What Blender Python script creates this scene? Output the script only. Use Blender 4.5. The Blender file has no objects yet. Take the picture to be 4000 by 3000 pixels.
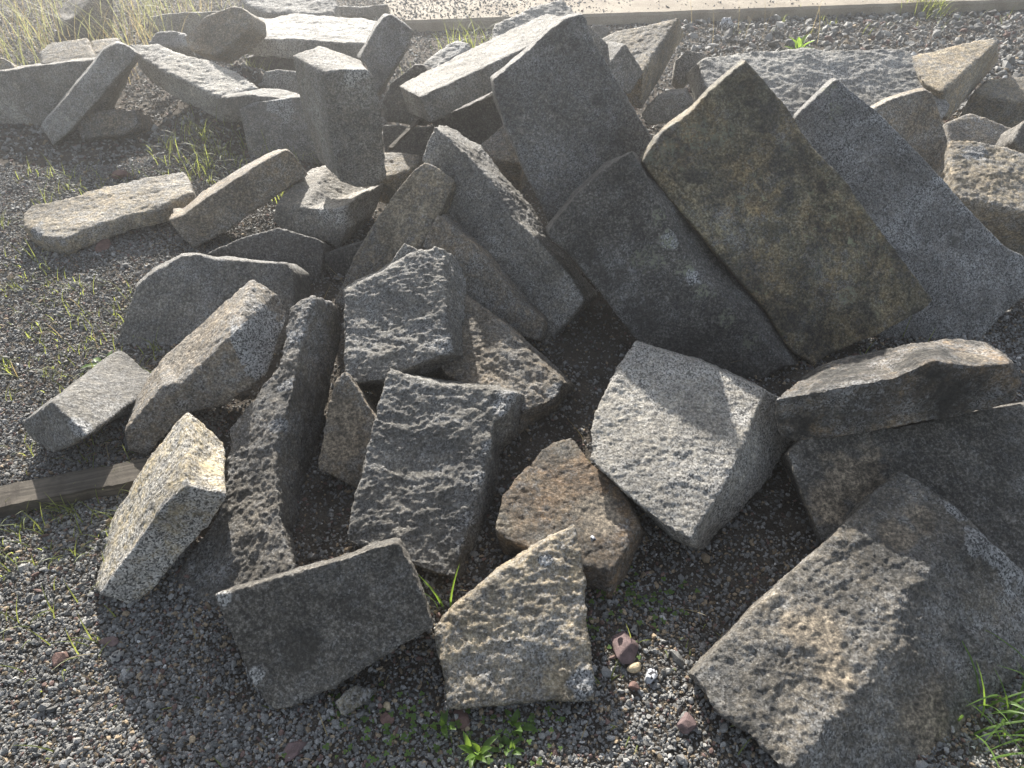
import bpy, bmesh, math, random
import numpy as np
from mathutils import Vector

# ------------------------------------------------------------------ camera, sky, sun, exposure
scene = bpy.context.scene
col = scene.collection
R_ = math.radians
SUN_ELEV, SUN_AZ = 25.4, -14.0          # degrees; azimuth from +Y, negative = towards -X

cam_data = bpy.data.cameras.new("camera")
cam = bpy.data.objects.new("camera", cam_data)
col.objects.link(cam)
cam.location = (0.0, 0.0, 1.6)
cam.rotation_euler = (R_(49.0), 0.0, 0.0)
cam_data.sensor_width = 36.0
cam_data.lens = 24.949
cam_data.clip_start = 0.05
cam_data.clip_end = 400.0
scene.camera = cam

world = bpy.data.worlds.new("World")
scene.world = world
world.use_nodes = True
wn, wl = world.node_tree.nodes, world.node_tree.links
wn.clear()
sky = wn.new("ShaderNodeTexSky")
sky.sky_type = 'NISHITA'
sky.sun_disc = False
sky.sun_elevation = R_(SUN_ELEV)
sky.sun_rotation = R_(SUN_AZ)
sky.dust_density = 1.5
bg = wn.new("ShaderNodeBackground")
bg.inputs['Strength'].default_value = 0.095
wo = wn.new("ShaderNodeOutputWorld")
hs = wn.new("ShaderNodeHueSaturation")          # the phone's warm white balance
hs.inputs['Saturation'].default_value = 0.55
wl.new(sky.outputs[0], hs.inputs['Color'])
wl.new(hs.outputs[0], bg.inputs[0])
wl.new(bg.outputs[0], wo.inputs[0])

sun_data = bpy.data.lights.new("sun", 'SUN')
sun_data.energy = 5.0
sun_data.angle = R_(0.5)
sun_data.color = (1.0, 0.95, 0.87)
sun = bpy.data.objects.new("sun", sun_data)
col.objects.link(sun)
e, a = R_(SUN_ELEV), R_(SUN_AZ)
to_sun = Vector((math.cos(e) * math.sin(a), math.cos(e) * math.cos(a), math.sin(e)))
sun.rotation_euler = to_sun.to_track_quat('Z', 'Y').to_euler()
sun.location = to_sun * 20

scene.view_settings.view_transform = 'Standard'
scene.view_settings.look = 'None'
scene.view_settings.exposure = 1.42
scene.view_settings.gamma = 1.0

# ------------------------------------------------------------------ numpy helpers
rng = np.random.default_rng(7)
random.seed(7)
_perm = np.random.default_rng(3).permutation(256).astype(np.int64)
_perm = np.concatenate([_perm, _perm, _perm])
_g = np.random.default_rng(5).normal(size=(256, 3))
_g /= np.linalg.norm(_g, axis=1)[:, None]


def perlin(p):
    """gradient noise, about -0.8..0.8, for an (n, 3) array"""
    i = np.floor(p).astype(np.int64)
    f = p - i
    i &= 255
    u = f * f * f * (f * (f * 6 - 15) + 10)
    out = 0
    for dx in (0, 1):
        wx = u[:, 0] if dx else 1 - u[:, 0]
        hx = _perm[i[:, 0] + dx]
        for dy in (0, 1):
            wy = u[:, 1] if dy else 1 - u[:, 1]
            hy = _perm[hx + i[:, 1] + dy]
            for dz in (0, 1):
                wz = u[:, 2] if dz else 1 - u[:, 2]
                h = _perm[hy + i[:, 2] + dz]
                g = _g[h]
                d = g[:, 0] * (f[:, 0] - dx) + g[:, 1] * (f[:, 1] - dy) + g[:, 2] * (f[:, 2] - dz)
                out = out + wx * wy * wz * d
    return out * 1.5


def fbm(p, octaves=4, gain=0.5):
    s, amp, k = 0, 1.0, 1.0
    for o in range(octaves):
        s = s + amp * perlin(p * k + 17.3 * o)
        amp *= gain
        k *= 2.03
    return s


def mesh_from_arrays(name, co, faces, smooth=False):
    """faces: (n, k) int array with one k for all"""
    me = bpy.data.meshes.new(name)
    co = np.ascontiguousarray(co, dtype=np.float32)
    faces = np.ascontiguousarray(faces, dtype=np.int32)
    n, k = faces.shape
    me.vertices.add(len(co))
    me.vertices.foreach_set("co", co.ravel())
    me.loops.add(n * k)
    me.loops.foreach_set("vertex_index", faces.ravel())
    me.polygons.add(n)
    me.polygons.foreach_set("loop_start", np.arange(0, n * k, k, dtype=np.int32))
    me.polygons.foreach_set("loop_total", np.full(n, k, dtype=np.int32))
    me.polygons.foreach_set("use_smooth", np.full(n, smooth, dtype=bool))
    me.update(calc_edges=True)
    return me


def point_attr(me, name, values):
    at = me.attributes.new(name, 'FLOAT', 'POINT')
    at.data.foreach_set("value", np.ascontiguousarray(values, dtype=np.float32))


def colour_attr(me, name, rgb):
    at = me.attributes.new(name, 'FLOAT_COLOR', 'POINT')
    c = np.ones((len(rgb), 4), dtype=np.float32)
    c[:, :3] = rgb
    at.data.foreach_set("color", c.ravel())


def tag(o, label=None, cat=None, group=None, kind=None):
    if label: o['label'] = label
    if cat: o['category'] = cat
    if group: o['group'] = group
    if kind: o['kind'] = kind
    return o


def link(name, me, mat, loc=(0, 0, 0), parent=None):
    o = bpy.data.objects.new(name, me)
    o.location = loc
    if mat is not None:
        me.materials.append(mat)
    col.objects.link(o)
    if parent: o.parent = parent
    return o


# ------------------------------------------------------------------ node helpers
class Nodes:
    def __init__(self, name):
        self.m = bpy.data.materials.new(name)
        self.m.use_nodes = True
        self.t = self.m.node_tree
        self.t.nodes.clear()
        self.out = self.t.nodes.new("ShaderNodeOutputMaterial")

    def n(self, typ, **kw):
        nd = self.t.nodes.new(typ)
        for k, v in kw.items():
            setattr(nd, k, v)
        return nd

    def l(self, a, b):
        self.t.links.new(a, b)

    def put(self, sock, v):
        if isinstance(v, bpy.types.NodeSocket): self.l(v, sock)
        else: sock.default_value = v

    def noise(self, vec, scale, detail=2.0, rough=0.5, dist=0.0):
        nd = self.n("ShaderNodeTexNoise")
        self.l(vec, nd.inputs['Vector'])
        nd.inputs['Scale'].default_value = scale
        nd.inputs['Detail'].default_value = detail
        nd.inputs['Roughness'].default_value = rough
        nd.inputs['Distortion'].default_value = dist
        return nd.outputs[0]

    def voronoi(self, vec, scale, out='Color'):
        nd = self.n("ShaderNodeTexVoronoi")
        self.l(vec, nd.inputs['Vector'])
        nd.inputs['Scale'].default_value = scale
        return nd.outputs[out]

    def ramp(self, fac, stops, interp='LINEAR'):
        nd = self.n("ShaderNodeValToRGB")
        nd.color_ramp.interpolation = interp
        el = nd.color_ramp.elements
        while len(el) < len(stops): el.new(0.5)
        for s, (pos, c) in zip(el, stops):
            s.position = pos
            s.color = (c, c, c, 1) if isinstance(c, (int, float)) else (*c, 1)
        self.l(fac, nd.inputs[0])
        return nd.outputs[0]

    def mix(self, fac, a, b, blend='MIX'):
        nd = self.n("ShaderNodeMix", data_type='RGBA', blend_type=blend)
        self.put(nd.inputs[0], fac)
        for s, v in ((nd.inputs[6], a), (nd.inputs[7], b)):
            if isinstance(v, tuple): v = (*v, 1) if len(v) == 3 else v
            self.put(s, v)
        return nd.outputs[2]

    def math(self, op, a, b=0.0, clamp=False):
        nd = self.n("ShaderNodeMath", operation=op, use_clamp=clamp)
        self.put(nd.inputs[0], a)
        self.put(nd.inputs[1], b)
        return nd.outputs[0]

    def coords(self, spread=True):
        tc = self.n("ShaderNodeTexCoord").outputs['Object']
        if not spread: return tc
        oi = self.n("ShaderNodeObjectInfo")
        k = self.math('MULTIPLY', oi.outputs['Random'], 31.0)
        va = self.n("ShaderNodeVectorMath", operation='ADD')
        self.l(tc, va.inputs[0])
        self.l(k, va.inputs[1])
        return va.outputs[0]

    def attr(self, name, out='Fac'):
        nd = self.n("ShaderNodeAttribute")
        nd.attribute_name = name
        return nd.outputs[out]

    def finish(self, colour, rough=0.85, height=None, dist=0.004, strength=0.7, spec=0.35):
        b = self.n("ShaderNodeBsdfPrincipled")
        self.put(b.inputs['Base Color'], colour if isinstance(colour, bpy.types.NodeSocket) else (*colour, 1))
        self.put(b.inputs['Roughness'], rough)
        b.inputs['Specular IOR Level'].default_value = spec
        if height is not None:
            bp = self.n("ShaderNodeBump")
            bp.inputs['Strength'].default_value = strength
            bp.inputs['Distance'].default_value = dist
            self.l(height, bp.inputs['Height'])
            self.l(bp.outputs[0], b.inputs['Normal'])
        self.l(b.outputs[0], self.out.inputs[0])
        return self.m


def granite(name, film=(0.125, 0.112, 0.095), cover=0.55, warm=None, warm_amt=0.0, dark=0.0, lichen=0.0, grain=1.0):
    """speckled granite under a weathered film; 'fresh' on the mesh strips the film"""
    N = Nodes(name)
    v = N.coords()
    warp = N.n("ShaderNodeVectorMath", operation='ADD')
    wn_ = N.n("ShaderNodeTexNoise"); wn_.inputs['Scale'].default_value = 160; N.l(v, wn_.inputs['Vector'])
    ws = N.n("ShaderNodeVectorMath", operation='SCALE'); ws.inputs['Scale'].default_value = 0.006
    N.l(wn_.outputs['Color'], ws.inputs[0]); N.l(v, warp.inputs[0]); N.l(ws.outputs[0], warp.inputs[1])
    cell = N.voronoi(warp.outputs[0], 250 / grain)
    bw = N.n("ShaderNodeRGBToBW"); N.l(cell, bw.inputs[0])
    rock = N.ramp(bw.outputs[0], [(0.0, 0.035), (0.28, 0.07), (0.42, 0.20), (0.58, 0.31), (0.75, 0.44), (1.0, 0.52)])
    fresh = N.attr('fresh')
    blot = N.noise(v, 4.5, 7, 0.66, 0.35)
    mott = N.noise(v, 34, 6, 0.74)
    spek = N.noise(v, 120, 3, 0.75)
    # weathered film: dark, but specks of the rock keep showing through
    f0 = N.math('ADD', N.math('MULTIPLY', blot, 1.1), N.math('MULTIPLY', mott, 1.0))
    f2 = N.ramp(N.math('ADD', f0, cover - 1.32), [(0.0, 0.12), (0.40, 0.97)])
    hole = N.ramp(spek, [(0.50, 0.0), (0.62, 0.75)])
    f3 = N.math('MULTIPLY', f2, N.math('SUBTRACT', 1.0, N.math('MULTIPLY', hole, 1.12 - cover), clamp=True))
    f3 = N.math('SUBTRACT', f3, fresh, clamp=True)
    tone = N.ramp(spek, [(0.32, 0.34), (0.48, 0.92), (0.61, 1.85)])
    tone = N.mix(1.0, tone, N.ramp(mott, [(0.34, 0.42), (0.5, 1.0), (0.66, 1.8)]), 'MULTIPLY')
    filmc = N.mix(1.0, (*film,), tone, 'MULTIPLY')
    if warm is not None:
        wf = N.ramp(N.noise(v, 5.2, 8, 0.7, 0.4), [(0.40, 0.0), (0.62, 1.0)])
        filmc = N.mix(N.math('MULTIPLY', wf, warm_amt), filmc, N.mix(1.0, (*warm,), tone, 'MULTIPLY'))
    c = N.mix(f3, rock, filmc)
    if dark > 0:
        dk = N.ramp(N.noise(v, 7, 9, 0.72, 0.5), [(0.44, 0.0), (0.58, 1.0)])
        dk = N.math('MULTIPLY', dk, N.math('MULTIPLY', N.math('SUBTRACT', 1.0, fresh, clamp=True), dark))
        c = N.mix(dk, c, N.mix(1.0, (0.042, 0.039, 0.034), tone, 'MULTIPLY'))
    if lichen > 0:
        lf = N.ramp(N.noise(v, 40, 7, 0.75, 0.4), [(0.57, 0.0), (0.63, 1.0)])
        region = N.ramp(N.noise(v, 2.6, 3, 0.6), [(0.42, 0.0), (0.6, 1.0)])
        c = N.mix(N.math('MULTIPLY', N.math('MULTIPLY', lf, region), lichen), c, (0.33, 0.35, 0.22))
    sand = N.attr('sand')          # soil and grit lying on the stone
    c = N.mix(sand, c, N.mix(1.0, (0.20, 0.168, 0.128), tone, 'MULTIPLY'))
    c = N.mix(N.math('MULTIPLY', N.attr('stain'), N.ramp(mott, [(0.38, 0.15), (0.55, 0.8)])), c, (0.035, 0.032, 0.028))
    crust = N.ramp(N.noise(v, 55, 8, 0.75, 0.3), [(0.49, 0.0), (0.55, 0.9)])
    c = N.mix(N.math('MULTIPLY', N.attr('lichen'), crust), c, (0.25, 0.26, 0.185))
    # broad weathering: paler dusty areas and dark water-stained ones with ragged borders
    wide = N.ramp(N.noise(v, 2.3, 9, 0.68, 0.6), [(0.36, 0.58), (0.47, 0.88), (0.53, 1.05), (0.66, 1.42)])
    c = N.mix(1.0, c, wide, 'MULTIPLY')
    oi = N.n("ShaderNodeObjectInfo")
    c = N.mix(1.0, c, N.ramp(oi.outputs['Random'], [(0.0, (0.84, 0.84, 0.84)), (0.5, (1.0, 0.99, 0.96)), (1.0, (1.16, 1.11, 1.02))]), 'MULTIPLY')
    h = N.math('ADD', N.math('MULTIPLY', N.noise(v, 75, 6, 0.78), 1.0), N.math('MULTIPLY', bw.outputs[0], 0.10))
    return N.finish(c, 0.72, h, 0.016, 0.8, 0.45)

# ------------------------------------------------------------------ granite materials
MAT = {
    'grey': granite('granite_grey', (0.135, 0.125, 0.108), 0.54, dark=0.25),
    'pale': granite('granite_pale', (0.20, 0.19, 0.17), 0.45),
    'brown': granite('granite_brown', (0.145, 0.125, 0.098), 0.58, (0.18, 0.13, 0.075), 0.5),
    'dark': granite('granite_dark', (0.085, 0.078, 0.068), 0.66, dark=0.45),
    'mottled': granite('granite_mottled', (0.12, 0.10, 0.07), 0.5, (0.25, 0.165, 0.085), 0.8, dark=0.95),
    'ochre': granite('granite_ochre', (0.13, 0.105, 0.07), 0.62, (0.20, 0.115, 0.05), 0.8, dark=0.5),
    'mossy': granite('granite_mossy', (0.175, 0.152, 0.092), 0.64, (0.26, 0.18, 0.08), 0.8, dark=0.7, lichen=0.9),
    'pepper': granite('granite_pepper', (0.15, 0.14, 0.125), 0.40, dark=0.35),
    'umber': granite('granite_umber', (0.12, 0.108, 0.09), 0.55, (0.15, 0.12, 0.08), 0.4, dark=0.55),
    'tan': granite('granite_tan', (0.22, 0.185, 0.13), 0.55, (0.26, 0.195, 0.115), 0.6),
    'speckled': granite('granite_speckled', (0.26, 0.22, 0.14), 0.36, (0.34, 0.27, 0.14), 0.7, grain=1.0),
}


def smooth_co(co, ea, eb, deg, k):
    for _ in range(k):
        s = np.empty_like(co)
        for ax in range(3):
            s[:, ax] = np.bincount(ea, co[eb, ax], len(co)) + np.bincount(eb, co[ea, ax], len(co))
        co = 0.35 * co + 0.65 * s / deg[:, None]
    return co


def vert_normals(co, quads):
    a, b, c, d = (co[quads[:, k]] for k in range(4))
    fn = np.cross(c - a, d - b)
    n = np.zeros_like(co)
    for ax in range(3):
        for k in range(4):
            n[:, ax] += np.bincount(quads[:, k], fn[:, ax], len(co))
    return n / (np.linalg.norm(n, axis=1)[:, None] + 1e-12)


def solid(front, back):
    """closed polyhedron between two matching outlines"""
    bm = bmesh.new()
    f = [bm.verts.new(v) for v in front]
    b = [bm.verts.new(v) for v in back]
    k = len(f)
    bm.faces.new(f)
    bm.faces.new(b[::-1])
    for i in range(k):
        j = (i + 1) % k
        bm.faces.new((f[j], f[i], b[i], b[j]))
    bmesh.ops.triangulate(bm, faces=bm.faces[:])
    bmesh.ops.recalc_face_normals(bm, faces=bm.faces[:])
    return bm


def block_mesh(front, back, rough, chip, stretch, seed, fresh_sides=(), fresh_front=0.0, voxel=None, chips=(), grit=(), stain=(), lichen=()):
    fr, bk = np.array(front, float), np.array(back, float)
    allv = np.concatenate([fr, bk])
    base = np.array([allv[:, 0].mean(), allv[:, 1].mean(), max(allv[:, 2].min(), 0.0)])
    dist = np.linalg.norm(fr.mean(0) - np.array([0, 0, 1.6]))
    vox = voxel or min(0.015, max(0.0040, 0.0020 * dist))
    bm = solid(fr - base, bk - base)
    me = bpy.data.meshes.new('granite_block')
    bm.to_mesh(me)
    bm.free()
    tmp = bpy.data.objects.new('granite_block_work', me)
    col.objects.link(tmp)
    md = tmp.modifiers.new('r', 'REMESH')
    md.mode = 'VOXEL'
    md.voxel_size = vox
    md.adaptivity = 0.0
    dg = bpy.context.evaluated_depsgraph_get()
    ev = tmp.evaluated_get(dg)
    m2 = ev.to_mesh()
    n = len(m2.vertices)
    co = np.empty(n * 3, np.float32); m2.vertices.foreach_get("co", co)
    co = co.reshape(-1, 3).astype(float)
    nf = len(m2.polygons)
    q = np.empty(nf * 4, np.int32); m2.loops.foreach_get("vertex_index", q)
    q = q.reshape(-1, 4)
    ne = len(m2.edges)
    ed = np.empty(ne * 2, np.int32); m2.edges.foreach_get("vertices", ed)
    ed = ed.reshape(-1, 2)
    ev.to_mesh_clear()
    bpy.data.objects.remove(tmp)
    bpy.data.meshes.remove(me)
    ea, eb = ed[:, 0], ed[:, 1]
    deg = np.bincount(ea, minlength=n) + np.bincount(eb, minlength=n)
    deg = np.maximum(deg, 1)
    raw = co
    co = smooth_co(co, ea, eb, deg, 2)
    worn = smooth_co(co, ea, eb, deg, max(4, int(0.00085 / vox ** 2)))
    off = seed * 7.13
    edge = worn - co
    el = np.linalg.norm(edge, axis=1)
    bite = np.clip(0.12 + chip * (0.5 * perlin(co * 7 + off) + 0.9 * perlin(co * 17 + off) + 0.5 * perlin(co * 41 + off)), 0.0, 2.2)
    co = co + edge * bite[:, None]
    nv = vert_normals(co, q)
    # quarry-faced relief, drawn out along one direction of the block
    ax = (fr[1] - fr[0]); ax = ax / np.linalg.norm(ax)
    n0 = np.cross(fr[1] - fr[0], fr[len(fr) // 2] - fr[0]); n0 /= np.linalg.norm(n0)
    s = co + off
    if stretch:
        d = np.array(stretch, float); d /= np.linalg.norm(d)
        s = s - np.outer(s @ d, d) * 0.30
    low = perlin(s * 4.1) * 0.55 + perlin(s * 9.0) * 0.45
    wob = np.stack([perlin(s * 9 + 31), perlin(s * 9 + 57), perlin(s * 9 + 83)], 1) * 0.05
    mid = np.tanh(2.4 * fbm((s + wob) * 24.0, 4, 0.62)) * 0.75
    rid = np.tanh(3.0 * perlin((s + wob) * 12.0 + 4.4)) * 0.8
    fine = perlin(s * 48.0) * 0.7 + perlin(co * 90.0 + off) * 0.7 + perlin(co * 150.0 + off) * 0.4
    pit = np.clip(perlin(co * 21 + off * 2) - 0.38, 0, 1)
    disp = (0.006 + 0.55 * rough) * low + rough * (0.22 * mid + 0.16 * rid) + (0.0013 + 0.19 * rough) * fine - (0.002 + 0.5 * rough) * pit
    co = co + nv * disp[:, None]
    fresh = np.clip((el / (vox * 1.1)) * np.clip(bite - 0.75, 0, 1) * 1.6, 0, 1) * np.clip(0.5 + 1.5 * perlin(co * 3.3 + off), 0, 1)
    for i in fresh_sides:
        j = (i + 1) % len(fr)
        a_, b_, c_ = fr[i] - base, fr[j] - base, bk[i] - base
        pn = np.cross(b_ - a_, c_ - a_); pn /= np.linalg.norm(pn)
        dd = np.abs((raw - a_) @ pn)
        along = (raw - a_) @ ((b_ - a_) / np.linalg.norm(b_ - a_)) / np.linalg.norm(b_ - a_)
        ok = (dd < 0.035) & (along > -0.05) & (along < 1.05)
        fresh = np.maximum(fresh, ok * 1.0)
    if fresh_front:
        pn = n0
        dd = np.abs((raw - (fr[0] - base)) @ pn)
        fresh = np.maximum(fresh, (dd < 0.012) * fresh_front)
    wav = 0.75 * perlin(co * 16 + off) + 0.5 * perlin(co * 45 + off)
    wp = co + base
    for cx, cy, cz, r in chips:
        dd = np.linalg.norm(wp - np.array([cx, cy, cz]), axis=1) / r
        fresh = np.maximum(fresh, np.clip((1.0 - dd + wav) * 3, 0, 1))
    spots = {}
    for nm, lst, amt in (('sand', grit, .9), ('stain', stain, .75), ('lichen', lichen, .85)):
        if not len(lst): continue
        f = np.zeros(n)
        for cx, cy, cz, r in lst:
            dd = np.linalg.norm(wp - np.array([cx, cy, cz]), axis=1) / r
            f = np.maximum(f, np.clip((1.0 - dd + (0.6 if nm != 'lichen' else 1.1) * wav) * 2.5, 0, amt))
        spots[nm] = f
    out = mesh_from_arrays('granite_block', co, q, True)
    for nm, f in spots.items(): point_attr(out, nm, f)
    point_attr(out, 'fresh', fresh)
    return out, base


FEET = []          # where stone meets gravel


PILE = 'granite blocks dumped in the rubble pile'


def add_block(key, front, back):
    name, cat, label, mat, rough, chip, stretch, extra = INFO[key]
    me, base = block_mesh(front, back, rough, chip, stretch, sum(map(ord, key)) % 97 + 1,
                          chips=CHIPS.get(key, ()), grit=GRIT.get(key, ()), stain=STAIN.get(key, ()), lichen=LICHEN.get(key, ()), **extra)
    o = link(name, me, MAT[mat], base)
    w = np.empty(len(me.vertices) * 3, np.float32); me.vertices.foreach_get("co", w)
    w = w.reshape(-1, 3) + base
    w = w[(w[:, 2] < .03) & (w[:, 2] > -.02) & (w[:, 1] < 3.4)]
    if len(w): FEET.append(w[rng.integers(0, len(w), min(len(w), 420))])
    tag(o, label, cat, PILE)
    return o

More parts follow.
